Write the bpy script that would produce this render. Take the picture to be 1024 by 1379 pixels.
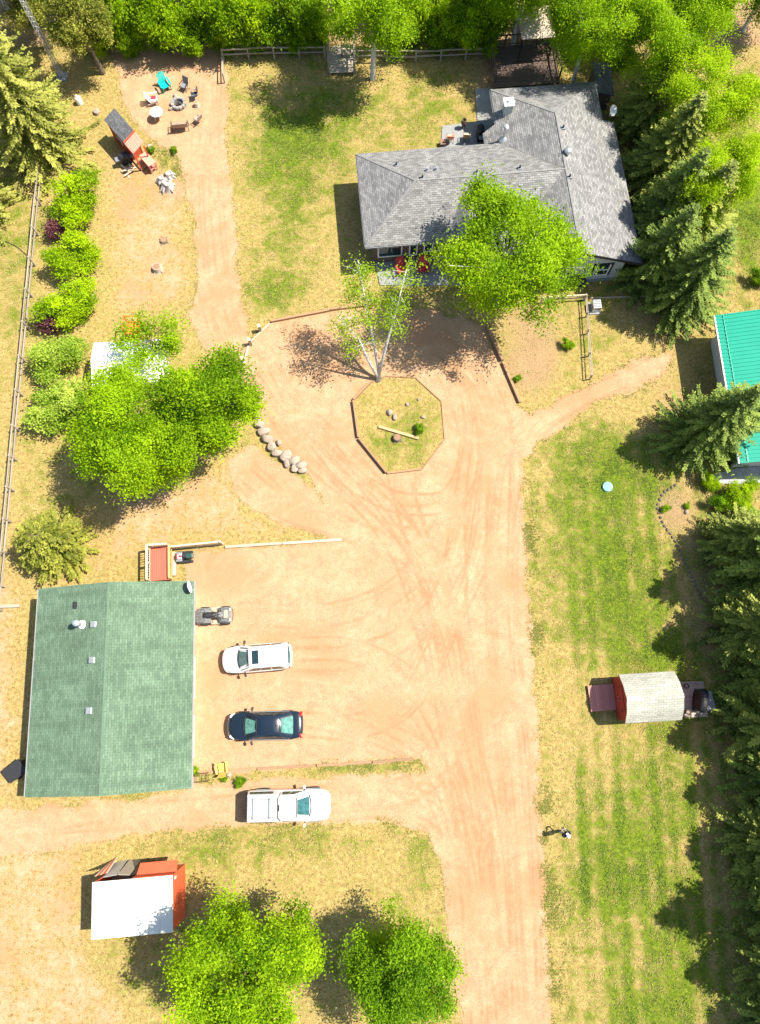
import bpy, bmesh, math, random
import numpy as np
from mathutils import Vector, Matrix
for o in list(bpy.data.objects): bpy.data.objects.remove(o)
random.seed(7); NR = np.random.default_rng(11)
SC = bpy.context.scene; COL = SC.collection
R = math.radians

# ------------------------------------------------------------------ camera
FPX, CAMH, TH = 954.0, 48.0, math.atan((930 - 689.5) / 954.0)
cd = bpy.data.cameras.new('camera'); cam = bpy.data.objects.new('camera', cd); COL.objects.link(cam)
cam.location = (0, 0, CAMH); cam.rotation_euler = (TH, 0, 0)
cd.sensor_fit = 'VERTICAL'; cd.sensor_height = 24; cd.sensor_width = 24; cd.lens = 24 * FPX / 1379
cd.clip_start = 0.5; cd.clip_end = 3000
SC.camera = cam
# ------------------------------------------------------------------ sky, sun, exposure
SUN_EL = R(57.5); SUN_DIR = Vector((math.cos(SUN_EL) * .985, math.cos(SUN_EL) * .17, math.sin(SUN_EL)))
w = bpy.data.worlds.new('World'); SC.world = w; w.use_nodes = True
nt = w.node_tree; nt.nodes.clear()
sky = nt.nodes.new('ShaderNodeTexSky'); sky.sky_type = 'NISHITA'; sky.sun_disc = False
sky.sun_elevation = SUN_EL; sky.sun_rotation = R(80)
bg = nt.nodes.new('ShaderNodeBackground'); bg.inputs[1].default_value = 0.11
wo = nt.nodes.new('ShaderNodeOutputWorld')
nt.links.new(sky.outputs[0], bg.inputs[0]); nt.links.new(bg.outputs[0], wo.inputs[0])
sl = bpy.data.lights.new('sun', 'SUN'); sl.energy = 5.0; sl.angle = R(.5); sl.color = (1, .945, .83)
sun = bpy.data.objects.new('sun', sl); COL.objects.link(sun)
sun.rotation_euler = SUN_DIR.to_track_quat('Z', 'Y').to_euler(); sun.location = (40, 10, 60)
vs = SC.view_settings; vs.view_transform = 'Standard'; vs.look = 'None'; vs.exposure = 1.13; vs.gamma = 1; vs.use_curve_mapping = False

# ------------------------------------------------------------------ pixel -> place
CT, ST = math.cos(TH), math.sin(TH)
def P(px, py, z=0.0):
    u = (px - 512) / FPX; v = -(py - 689.5) / FPX
    t = (z - CAMH) / (v * ST - CT)
    return Vector((u * t, (v * CT + ST) * t, z))
def Qn(x, y, z=0.0):
    zz = z - CAMH; fw = y * ST - zz * CT
    return 512 + FPX * x / fw, 689.5 - FPX * (y * CT + zz * ST) / fw

# ------------------------------------------------------------------ materials
MATS = {}
def nodes(name):
    m = bpy.data.materials.new(name); m.use_nodes = True; t = m.node_tree
    return m, t, t.nodes['Principled BSDF'], t.links
def N(t, ty, **k):
    n = t.nodes.new(ty)
    for a, b in k.items(): setattr(n, a, b)
    return n
def setin(n, **k):
    for a, b in k.items(): n.inputs[a].default_value = b
def ramp(t, stops):
    r = N(t, 'ShaderNodeValToRGB'); e = r.color_ramp.elements
    while len(e) < len(stops): e.new(.5)
    for q, (p, c) in zip(e, stops): q.position = p; q.color = (*c, 1) if len(c) == 3 else c
    return r
def noise(t, scale, detail=4, rough=.6, coord='Object', dist=0):
    c = N(t, 'ShaderNodeTexCoord'); n = N(t, 'ShaderNodeTexNoise')
    setin(n, Scale=scale, Detail=detail, Roughness=rough, Distortion=dist)
    t.links.new(c.outputs[coord], n.inputs['Vector']); return n
def lin(c): return tuple(((x / 255) / 12.92 if x / 255 < .04045 else ((x / 255 + .055) / 1.055) ** 2.4) for x in c)
def mat(name, col, rough=.7, var=.25, scale=6, bump=.0, metal=0, spec=.4, coord='Object', bscale=None):
    if name in MATS: return MATS[name]
    m, t, b, L = nodes(name)
    n = noise(t, scale, 5, .65, coord)
    r = ramp(t, [(.25, tuple(c * (1 - var) for c in col)), (.75, tuple(min(1, c * (1 + var)) for c in col))])
    L.new(n.outputs[0], r.inputs[0]); L.new(r.outputs[0], b.inputs['Base Color'])
    setin(b, Roughness=rough, Metallic=metal); b.inputs['Specular IOR Level'].default_value = spec
    if bump:
        bn = noise(t, bscale or scale * 4, 4, .6, coord); bu = N(t, 'ShaderNodeBump'); setin(bu, Strength=bump, Distance=.02)
        L.new(bn.outputs[0], bu.inputs['Height']); L.new(bu.outputs[0], b.inputs['Normal'])
    MATS[name] = m; return m
def wood(name, col, rough=.8, var=.3, along='UV', sx=(1.5, 30, 1)):
    if name in MATS: return MATS[name]
    m, t, b, L = nodes(name)
    c = N(t, 'ShaderNodeTexCoord'); mp = N(t, 'ShaderNodeMapping'); mp.inputs['Scale'].default_value = sx
    n = N(t, 'ShaderNodeTexNoise'); setin(n, Scale=1, Detail=4, Roughness=.7)
    L.new(c.outputs[along], mp.inputs[0]); L.new(mp.outputs[0], n.inputs['Vector'])
    oi = N(t, 'ShaderNodeObjectInfo'); ad = N(t, 'ShaderNodeMath', operation='MULTIPLY_ADD'); setin(ad, **{})
    ad.inputs[1].default_value = .35; L.new(oi.outputs['Random'], ad.inputs[0]); L.new(n.outputs[0], ad.inputs[2])
    r = ramp(t, [(.35, tuple(x * (1 - var) for x in col)), (.95, tuple(min(1, x * (1 + var)) for x in col))])
    L.new(ad.outputs[0], r.inputs[0]); L.new(r.outputs[0], b.inputs['Base Color']); setin(b, Roughness=rough)
    bu = N(t, 'ShaderNodeBump'); setin(bu, Strength=.3, Distance=.01); L.new(n.outputs[0], bu.inputs['Height']); L.new(bu.outputs[0], b.inputs['Normal'])
    MATS[name] = m; return m
def shingle(name, c1, c2, c3, w=.34, h=.15, stain=.25, rough=.9):
    if name in MATS: return MATS[name]
    m, t, b, L = nodes(name)
    c = N(t, 'ShaderNodeTexCoord'); br = N(t, 'ShaderNodeTexBrick')
    setin(br, Scale=1.0); br.inputs['Brick Width'].default_value = w; br.inputs['Row Height'].default_value = h
    br.inputs['Mortar Size'].default_value = .012; br.inputs['Mortar Smooth'].default_value = .3; br.inputs['Bias'].default_value = 0
    br.inputs['Color1'].default_value = (*c1, 1); br.inputs['Color2'].default_value = (*c2, 1); br.inputs['Mortar'].default_value = (*c3, 1)
    L.new(c.outputs['UV'], br.inputs['Vector'])
    n = noise(t, .5, 6, .65, 'UV', .6); r = ramp(t, [(.3, (1 - stain,) * 3), (.7, (1 + stain * .3,) * 3)]); L.new(n.outputs[0], r.inputs[0])
    mp = N(t, 'ShaderNodeMapping'); mp.inputs['Scale'].default_value = (2.2, .18, 1); L.new(c.outputs['UV'], mp.inputs[0]); ns = N(t, 'ShaderNodeTexNoise'); setin(ns, Scale=1, Detail=5, Roughness=.7); L.new(mp.outputs[0], ns.inputs['Vector'])
    rs = ramp(t, [(.35, (1 - stain * .8,) * 3), (.6, (1,) * 3), (.72, (1 + stain * .35,) * 3)]); L.new(ns.outputs[0], rs.inputs[0]); mx3 = N(t, 'ShaderNodeMixRGB', blend_type='MULTIPLY'); mx3.inputs[0].default_value = 1
    n2 = noise(t, 14, 3, .7, 'UV'); r2 = ramp(t, [(.3, (.78,) * 3), (.7, (1.15,) * 3)]); L.new(n2.outputs[0], r2.inputs[0])
    mx = N(t, 'ShaderNodeMixRGB', blend_type='MULTIPLY'); mx.inputs[0].default_value = 1
    mx2 = N(t, 'ShaderNodeMixRGB', blend_type='MULTIPLY'); mx2.inputs[0].default_value = 1
    L.new(br.outputs[0], mx.inputs[1]); L.new(r.outputs[0], mx.inputs[2]); L.new(mx.outputs[0], mx2.inputs[1]); L.new(r2.outputs[0], mx2.inputs[2])
    L.new(mx2.outputs[0], mx3.inputs[1]); L.new(rs.outputs[0], mx3.inputs[2]); L.new(mx3.outputs[0], b.inputs['Base Color']); setin(b, Roughness=rough); b.inputs['Specular IOR Level'].default_value = .2
    bu = N(t, 'ShaderNodeBump'); setin(bu, Strength=.5, Distance=.012); bu.invert = True
    L.new(br.outputs['Fac'], bu.inputs['Height']); L.new(bu.outputs[0], b.inputs['Normal'])
    MATS[name] = m; return m
def leafmat(name, dark, light, trans=.46):
    if name in MATS: return MATS[name]
    m, t, b, L = nodes(name); t.nodes.remove(b)
    out = t.nodes['Material Output']
    a = N(t, 'ShaderNodeAttribute', attribute_name='tint'); r = ramp(t, [(0, dark), (1, light)]); L.new(a.outputs['Fac'], r.inputs[0])
    d = N(t, 'ShaderNodeBsdfPrincipled'); setin(d, Roughness=.55); d.inputs['Specular IOR Level'].default_value = .1
    tr = N(t, 'ShaderNodeBsdfTranslucent'); mx = N(t, 'ShaderNodeMixShader'); mx.inputs[0].default_value = trans
    hs = N(t, 'ShaderNodeHueSaturation'); setin(hs, Value=1.5, Saturation=1.05); L.new(r.outputs[0], hs.inputs['Color'])
    L.new(r.outputs[0], d.inputs['Base Color']); L.new(hs.outputs[0], tr.inputs[0])
    L.new(d.outputs[0], mx.inputs[1]); L.new(tr.outputs[0], mx.inputs[2]); L.new(mx.outputs[0], out.inputs[0])
    MATS[name] = m; return m

# ------------------------------------------------------------------ mesh helpers
class MB:
    def __init__(s): s.v = []; s.f = []
    def add(s, vs, fs):
        k = len(s.v); s.v += [tuple(p) for p in vs]; s.f += [tuple(i + k for i in f) for f in fs]; return s
    def box(s, c, d, rz=0, tilt=None):
        x, y, z = d[0] / 2, d[1] / 2, d[2] / 2
        M = Matrix.Rotation(rz, 3, 'Z')
        if tilt: M = M @ Matrix.Rotation(tilt[1], 3, tilt[0])
        vs = [Vector(c) + M @ Vector(p) for p in [(-x, -y, -z), (x, -y, -z), (x, y, -z), (-x, y, -z), (-x, -y, z), (x, -y, z), (x, y, z), (-x, y, z)]]
        return s.add(vs, [(3, 2, 1, 0), (4, 5, 6, 7), (0, 1, 5, 4), (1, 2, 6, 5), (2, 3, 7, 6), (3, 0, 4, 7)])
    def beam(s, a, b, wd, ht, up=(0, 0, 1)):
        a, b = Vector(a), Vector(b); d = (b - a).normalized(); sd = d.cross(Vector(up))
        if sd.length < 1e-4: sd = d.cross(Vector((0, 1, 0)))
        sd.normalize(); u = sd.cross(d).normalized(); sd *= wd / 2; u *= ht / 2
        return s.add([a - sd - u, a + sd - u, a + sd + u, a - sd + u, b - sd - u, b + sd - u, b + sd + u, b - sd + u],
                     [(0, 1, 2, 3), (7, 6, 5, 4), (4, 5, 1, 0), (5, 6, 2, 1), (6, 7, 3, 2), (7, 4, 0, 3)])
    def tube(s, pts, rad, n=8, caps=True):
        pts = [Vector(p) for p in pts]; rings = []
        if not hasattr(rad, '__len__'): rad = [rad] * len(pts)
        for i, p in enumerate(pts):
            d = (pts[min(i + 1, len(pts) - 1)] - pts[max(i - 1, 0)]).normalized()
            a = d.cross(Vector((0, 0, 1))) if abs(d.z) < .95 else d.cross(Vector((1, 0, 0)))
            a.normalize(); b = d.cross(a)
            rings.append([p + (a * math.cos(2 * math.pi * k / n) + b * math.sin(2 * math.pi * k / n)) * rad[i] for k in range(n)])
        return s.loft(rings, True, caps)
    def loft(s, rings, closed=True, caps=True):
        n = len(rings[0]); vs = [p for r in rings for p in r]; fs = []
        for i in range(len(rings) - 1):
            for k in range(n if closed else n - 1):
                k2 = (k + 1) % n; fs.append((i * n + k, i * n + k2, (i + 1) * n + k2, (i + 1) * n + k))
        if caps: fs += [tuple(range(n))[::-1], tuple(range((len(rings) - 1) * n, len(rings) * n))]
        return s.add(vs, fs)
    def lathe(s, prof, c=(0, 0, 0), n=16, axis='Z'):
        rings = []
        for r, z in prof:
            rg = []
            for k in range(n):
                a = 2 * math.pi * k / n; p = (r * math.cos(a), r * math.sin(a), z)
                if axis == 'Y': p = (p[0], p[2], p[1])
                if axis == 'X': p = (p[2], p[0], p[1])
                rg.append((p[0] + c[0], p[1] + c[1], p[2] + c[2]))
            rings.append(rg)
        return s.loft(rings)
    def prism(s, pts, z0, z1):
        n = len(pts); vs = [(p[0], p[1], z0) for p in pts] + [(p[0], p[1], z1) for p in pts]
        return s.add(vs, [tuple(range(n))[::-1], tuple(range(n, 2 * n))] + [(i, (i + 1) % n, n + (i + 1) % n, n + i) for i in range(n)])
    def slab(s, pts, th=.12):
        n = len(pts); vs = [tuple(p) for p in pts] + [(p[0], p[1], p[2] - th) for p in pts]
        return s.add(vs, [tuple(range(n)), tuple(range(n, 2 * n))[::-1]] + [(n + i, n + (i + 1) % n, (i + 1) % n, i) for i in range(n)])
    def build(s, name, m, parent=None, smooth=False, sub=0, bevel=0):
        me = bpy.data.meshes.new(name); me.from_pydata(s.v, [], s.f)
        bm = bmesh.new(); bm.from_mesh(me); bmesh.ops.recalc_face_normals(bm, faces=bm.faces)
        uv = bm.loops.layers.uv.new('UVMap')
        for f in bm.faces:
            n = f.normal
            if abs(n.z) > .995 or n.length < .1: u, v = Vector((1, 0, 0)), Vector((0, 1, 0))
            else: u = Vector((0, 0, 1)).cross(n).normalized(); v = n.cross(u)
            for l in f.loops: l[uv].uv = (l.vert.co.dot(u), l.vert.co.dot(v))
            f.smooth = bool(smooth)
        bm.to_mesh(me); bm.free()
        if smooth and smooth is not True: me.set_sharp_from_angle(angle=R(smooth))
        me.materials.append(m)
        o = bpy.data.objects.new(name, me); COL.objects.link(o)
        if parent: o.parent = parent
        if bevel: b = o.modifiers.new('b', 'BEVEL'); b.width = bevel; b.segments = 2; b.limit_method = 'ANGLE'
        if sub: q = o.modifiers.new('s', 'SUBSURF'); q.levels = q.render_levels = sub
        return o
def tag(o, label, cat, group=None):
    o['label'] = label; o['category'] = cat
    if group: o['group'] = group
    return o
def thing(name, label, cat, loc=(0, 0, 0), rz=0, group=None):
    o = bpy.data.objects.new(name, None); COL.objects.link(o); o.location = loc; o.rotation_euler = (0, 0, rz)
    o.empty_display_size = .2
    return tag(o, label, cat, group)
def struct(o, kind='structure'): o['kind'] = kind; return o
def box(name, m, parent, c, d, rz=0, bevel=0): return MB().box(c, d, rz).build(name, m, parent, bevel=bevel)
def beam(name, m, parent, a, b, wd, ht, up=(0, 0, 1)): return MB().beam(a, b, wd, ht, up).build(name, m, parent)
def frame(corners, z):          # px corners NW,NE,SE,SW -> centre, angle, w, d
    p = [P(x, y, z) for x, y in corners]; c = sum(p, Vector()) / 4
    ex = (p[1] + p[2] - p[0] - p[3]) / 2; ey = (p[0] + p[1] - p[2] - p[3]) / 2
    a = math.atan2(ex.y, ex.x); b = math.atan2(-ey.x, ey.y)
    return Vector((c.x, c.y, 0)), (a + b) / 2, ex.length, ey.length
ORD = ['first', 'second', 'third', 'fourth', 'fifth', 'sixth', 'seventh', 'eighth', 'ninth', 'tenth', 'eleventh', 'twelfth', 'thirteenth', 'fourteenth', 'fifteenth', 'sixteenth', 'seventeenth', 'eighteenth']

M_white = mat('white_paint', (.72, .71, .68), .5, .05, 3)
M_metal = mat('galvanised_metal', (.55, .56, .58), .35, .1, 5, metal=.7)
M_black = mat('black_plastic', (.02, .02, .022), .5, .2, 8)
M_grey = mat('grey_plastic', (.18, .19, .2), .6, .15, 8)
M_conc = mat('concrete', (.23, .23, .225), .85, .14, 2.5, .15)
M_oldwood = wood('weathered_wood', (.30, .25, .19))
M_timber = wood('treated_timber', (.27, .155, .08))
M_brownwood = wood('brown_stained_wood', (.10, .065, .05))
M_redwood = wood('red_stained_wood', (.52, .20, .15), var=.2)
M_rail = wood('pale_rail_wood', (.47, .37, .26))
M_redpaint = mat('red_paint', (.52, .09, .035), .55, .12, 2)
M_barnred = mat('barn_red_siding', (.30, .035, .02), .6, .15, 3)
M_glass = mat('dark_glass', (.012, .03, .035), .06, .1, 2, spec=.6)
M_bark = mat('brown_bark', (.16, .12, .085), .9, .4, 9, .5)
M_birch = mat('birch_bark', (.48, .46, .42), .8, .45, 7, .2)
M_stone = mat('field_stone', (.30, .24, .185), .9, .4, 3, .6)
M_dirtm = mat('bare_soil', (.28, .19, .12), .95, .25, 3, .4)
M_rub = mat('tyre_rubber', (.025, .024, .023), .85, .2, 20)
# ------------------------------------------------------------------ ground
def sdf(poly, x, y):
    p = np.array(poly, float); n = len(p); d = np.full(x.shape, 1e18); s = np.ones(x.shape)
    for i in range(n):
        a, b = p[i], p[i - 1]; ex, ey = b[0] - a[0], b[1] - a[1]; wx, wy = x - a[0], y - a[1]
        t = np.clip((wx * ex + wy * ey) / (ex * ex + ey * ey), 0, 1); bx, by = wx - ex * t, wy - ey * t
        d = np.minimum(d, bx * bx + by * by)
        c1 = y >= a[1]; c2 = y < b[1]; c3 = ex * wy > ey * wx
        s = np.where((c1 & c2 & c3) | (~c1 & ~c2 & ~c3), -s, s)
    return s * np.sqrt(d)
def pdist(line, x, y):
    d = np.full(x.shape, 1e18)
    for a, b in zip(line[:-1], line[1:]):
        ex, ey = b[0] - a[0], b[1] - a[1]; wx, wy = x - a[0], y - a[1]
        t = np.clip((wx * ex + wy * ey) / (ex * ex + ey * ey + 1e-9), 0, 1)
        d = np.minimum(d, np.hypot(wx - ex * t, wy - ey * t))
    return d
def vnoise(x, y, sc, seed):
    g = np.random.default_rng(seed).random((256, 256)); u, v = x / sc + 1000, y / sc + 1000
    i, j = np.floor(u).astype(int), np.floor(v).astype(int); f, h = u - i, v - j
    f = f * f * (3 - 2 * f); h = h * h * (3 - 2 * h)
    G = lambda a, b: g[a % 256, b % 256]
    return (G(i, j) * (1 - f) + G(i + 1, j) * f) * (1 - h) + (G(i, j + 1) * (1 - f) + G(i + 1, j + 1) * f) * h

ROAD = [
    # main drive, turnaround and the branch to the right
    [(765, 1500), (745, 1379), (731, 1150), (721, 950), (712, 800), (705, 660), (708, 618), (730, 592), (795, 548), (870, 520), (905, 500),
     (902, 474), (850, 488), (800, 512), (755, 542), (715, 556), (700, 545), (680, 492), (655, 440), (610, 424), (560, 414), (480, 411), (445, 419), (366, 435),
     (336, 466), (327, 490), (338, 545), (350, 580), (385, 622), (418, 646), (440, 690), (470, 727), (250, 742), (256, 1062), (272, 1040), (420, 1032), (560, 1022),
     (578, 1034), (560, 1040), (430, 1046), (290, 1056), (230, 1068), (120, 1082), (30, 1090), (-60, 1100), (-60, 1150), (60, 1150), (150, 1128), (240, 1118), (330, 1110), (440, 1110), (530, 1104),
     (572, 1122), (592, 1160), (598, 1220), (606, 1300), (622, 1379), (640, 1500)],
    # lane left of the boulders
    [(306, 622), (340, 600), (372, 622), (420, 652), (460, 700), (475, 735), (440, 724), (390, 712), (345, 690), (318, 660)],
    # sandy fire pit yard and path down
    [(150, 75), (200, 60), (292, 62), (306, 105), (304, 200), (312, 260), (320, 340), (324, 400), (336, 468), (345, 505), (335, 530), (300, 500), (270, 455), (256, 425), (268, 370), (262, 300), (248, 240), (232, 205), (200, 182), (165, 140)],
]
SPARSE = [[(-60, 1070), (260, 1070), (255, 1130), (120, 1150), (110, 1300), (60, 1400), (-60, 1400)], [(130, 180), (200, 190), (245, 240), (262, 300), (268, 380), (255, 430), (150, 440), (140, 330)], [(-60, 1130), (115, 1130), (118, 1270), (180, 1379), (180, 1500), (-60, 1500)], [(-60, 1075), (110, 1085), (70, 1180), (95, 1300), (60, 1500), (-60, 1500)], [(-40, 760), (30, 770), (38, 900), (26, 1010), (30, 1085), (-40, 1090)],
          [(170, 640), (310, 610), (345, 690), (440, 722), (260, 736), (120, 780), (140, 700)]]
GREEN = [(395, 265, 60, 105, .62), (440, 175, 110, 60, .45), (365, 395, 45, 22, .5), (585, 130, 70, 40, .25), (15, 290, 40, 60, .5), (20, 420, 25, 80, .25),
         (190, 215, 40, 30, .42), (205, 250, 30, 16, .4), (820, 705, 85, 70, .68), (840, 810, 95, 70, .55), (900, 880, 60, 24, .55), (790, 600, 60, 40, .38), (850, 640, 60, 40, .3),
         (830, 1120, 70, 90, .5), (900, 1050, 70, 70, .35), (900, 1250, 100, 140, .45), (790, 1200, 40, 60, .3), (850, 1370, 100, 40, .6), (1010, 270, 40, 90, .8), (985, 160, 45, 60, .4),
         (540, 575, 55, 45, .32), (560, 600, 30, 30, .4), (270, 1140, 40, 24, .5), (420, 1135, 160, 26, .28), (570, 1170, 26, 40, .36), (820, 395, 60, 18, .42), (800, 440, 40, 40, .3),
         (730, 450, 60, 60, .12), (100, 200, 60, 40, .2), (70, 1200, 18, 14, .4), (540, 1300, 120, 60, .3), (200, 1330, 90, 60, .25), (180, 350, 70, 90, .1), (980, 640, 60, 40, .2),
         (950, 950, 60, 60, .35), (870, 950, 90, 60, .2), (750, 80, 40, 24, .7), (150, 650, 120, 40, .2), (340, 740, 60, 10, .3), (300, 1048, 140, 9, .28), (500, 1035, 60, 7, .35)]
SOIL = [(470, 470, 130, 60, .7), (715, 480, 50, 70, .75), (250, 680, 70, 40, .5), (235, 255, 26, 22, .8), (680, 100, 60, 30, .8), (900, 400, 60, 80, .5), (930, 560, 60, 80, .5), (180, 70, 60, 20, .5), (960, 800, 50, 160, .5), (905, 690, 30, 40, .5),
        (300, 850, 60, 120, .25), (520, 900, 60, 100, .3), (120, 1110, 160, 30, .35)]
TRACK = [([(600, 1120), (629, 1205), (645, 1262), (654, 1379)], 2.2, .8), ([(395, 560), (440, 620), (500, 690), (555, 760), (585, 860), (605, 960), (625, 1060)], 4, .55), ([(415, 550), (470, 610), (530, 690), (580, 770), (610, 880)], 4, .5),
         ([(520, 640), (552, 706)], 1.6, .8), ([(545, 640), (556, 705)], 1.4, .7), ([(556, 880), (590, 950), (602, 1020), (612, 1100)], 3, .7), ([(572, 850), (610, 930), (630, 1000)], 3, .55), ([(640, 500), (650, 640), (655, 800), (672, 1000), (690, 1379)], 5, .3),
         ([(690, 600), (690, 800), (705, 1000), (722, 1379)], 4, .25), ([(600, 830), (570, 900), (470, 960), (420, 980)], 4, .25), ([(400, 890), (480, 890), (560, 860), (610, 800)], 5, .22), ([(440, 1085), (530, 1078), (590, 1090), (640, 1160)], 5, .4), ([(60, 1120), (200, 1095), (320, 1085)], 5, .3),
         ([(300, 640), (340, 680), (400, 705), (470, 728)], 3, .4), ([(350, 590), (400, 660), (470, 700), (520, 740)], 3, .35), ([(286, 110), (284, 250), (296, 400)], 4, .2), ([(600, 980), (640, 1060), (650, 1160)], 2.5, .4), ([(580, 1000), (600, 1090)], 2, .4)]
xs = np.concatenate([[-900, -300, -120, -60], np.arange(-34, 34.01, .2), [60, 120, 300, 900]])
ys = np.concatenate([[-900, -300, -90, -40], np.arange(-21, 60.01, .2), [90, 150, 400, 1200]])
gx, gy = np.meshgrid(xs, ys); gx = gx.ravel(); gy = gy.ravel()
cx_, cy_ = np.clip(gx, -40, 40), np.clip(gy, -24, 66)
qx, qy = Qn(cx_, cy_)
wob = (vnoise(gx, gy, 1.3, 1) - .5) * 9 + (vnoise(gx, gy, .5, 2) - .5) * 6
road = np.zeros(gx.shape)
for p in ROAD: road = np.maximum(road, np.clip(.5 - (sdf(p, qx, qy) + wob) / 16, 0, 1))
octg = [(476, 540), (483, 591), (521, 638), (569, 632), (599, 592), (595, 541), (560, 509), (519, 507), (499, 516)]
road = np.where(sdf(octg, qx, qy) < 0, 0, road)
bould = np.clip(1 - np.abs(pdist([(340, 545), (350, 580), (375, 612), (410, 640)], qx, qy)) / 12, 0, 1)
road = np.maximum(0, road - bould * .35)
sparse = np.zeros(gx.shape)
for p in SPARSE: sparse = np.maximum(sparse, np.clip(.5 - (sdf(p, qx, qy) + wob * 2) / 60, 0, 1))
sparse = np.maximum(sparse, .3 * np.clip(1 - sdf(ROAD[0], qx, qy) / 40, 0, 1))
def blobs(L):
    g = np.zeros(gx.shape)
    for a, b, ra, rb, s in L: g += s * np.exp(-(((qx - a) / ra) ** 2 + ((qy - b) / rb) ** 2) * .9)
    return g
green = blobs(GREEN) + (vnoise(gx, gy, 4, 5) - .5) * .35 + (vnoise(gx, gy, 1.4, 6) - .5) * .25
lawn = np.clip((qx - 735) / 40, 0, 1) * np.clip((qy - 560) / 60, 0, 1)
st = np.sin((gx - gy * .02) * 2 * math.pi / 1.15) * np.where(qy > 1000, .30, .2) * vnoise(gx, gy * .25, .9, 41) + (vnoise(gx, gy * .07, .55, 42) - .5) * .3
green += lawn * (st + .06) * np.where(qy > 640, 1, .3)
leftlawn = np.clip((qx - 315) / 20, 0, 1) * np.clip((480 - qx) / 20, 0, 1) * np.clip((400 - qy) / 30, 0, 1)
green += leftlawn * (vnoise(gx, gy * .15, .6, 43) - .5) * .2
green = np.clip(green * .88 + .02, 0, 1) * (1 - .5 * sparse)
soil = np.clip(blobs(SOIL) + (vnoise(gx, gy, 2.5, 9) - .5) * .3, 0, 1)
forest = np.clip((70 - qy) / 15, 0, 1)
soil = np.maximum(soil, forest * .9); green = np.where(forest > .5, green * .6, green)
track = np.zeros(gx.shape)
for l, wd, s in TRACK: track = np.maximum(track, s * np.exp(-(pdist(l, qx, qy) / wd) ** 2))
track = .5 + track * .25
roadm = np.maximum(road, sparse * .5)
gz = (vnoise(gx, gy, 3, 21) - .5) * .03 * (road < .2)
nx, ny = len(xs), len(ys)
idx = np.arange(nx * ny).reshape(ny, nx)
quads = np.stack([idx[:-1, :-1], idx[:-1, 1:], idx[1:, 1:], idx[1:, :-1]], -1).reshape(-1, 4)
def gridmesh(name, q, dz):
    used, inv = np.unique(q, return_inverse=True); q2 = inv.reshape(-1, 4)
    me = bpy.data.meshes.new(name); co = np.stack([gx[used], gy[used], dz + (gz[used] if name == 'ground' else 0 * gz[used])], -1)
    me.vertices.add(len(used)); me.vertices.foreach_set('co', co.ravel())
    me.loops.add(q2.size); me.loops.foreach_set('vertex_index', q2.ravel())
    me.polygons.add(len(q2)); me.polygons.foreach_set('loop_start', np.arange(0, q2.size, 4)); me.polygons.foreach_set('loop_total', np.full(len(q2), 4))
    ca = me.color_attributes.new('zones', 'FLOAT_COLOR', 'POINT')
    ca.data.foreach_set('color', np.stack([roadm[used], green[used], soil[used], track[used]], -1).ravel())
    me.update(); me.validate()
    o = bpy.data.objects.new(name, me); COL.objects.link(o); return struct(o)
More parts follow.
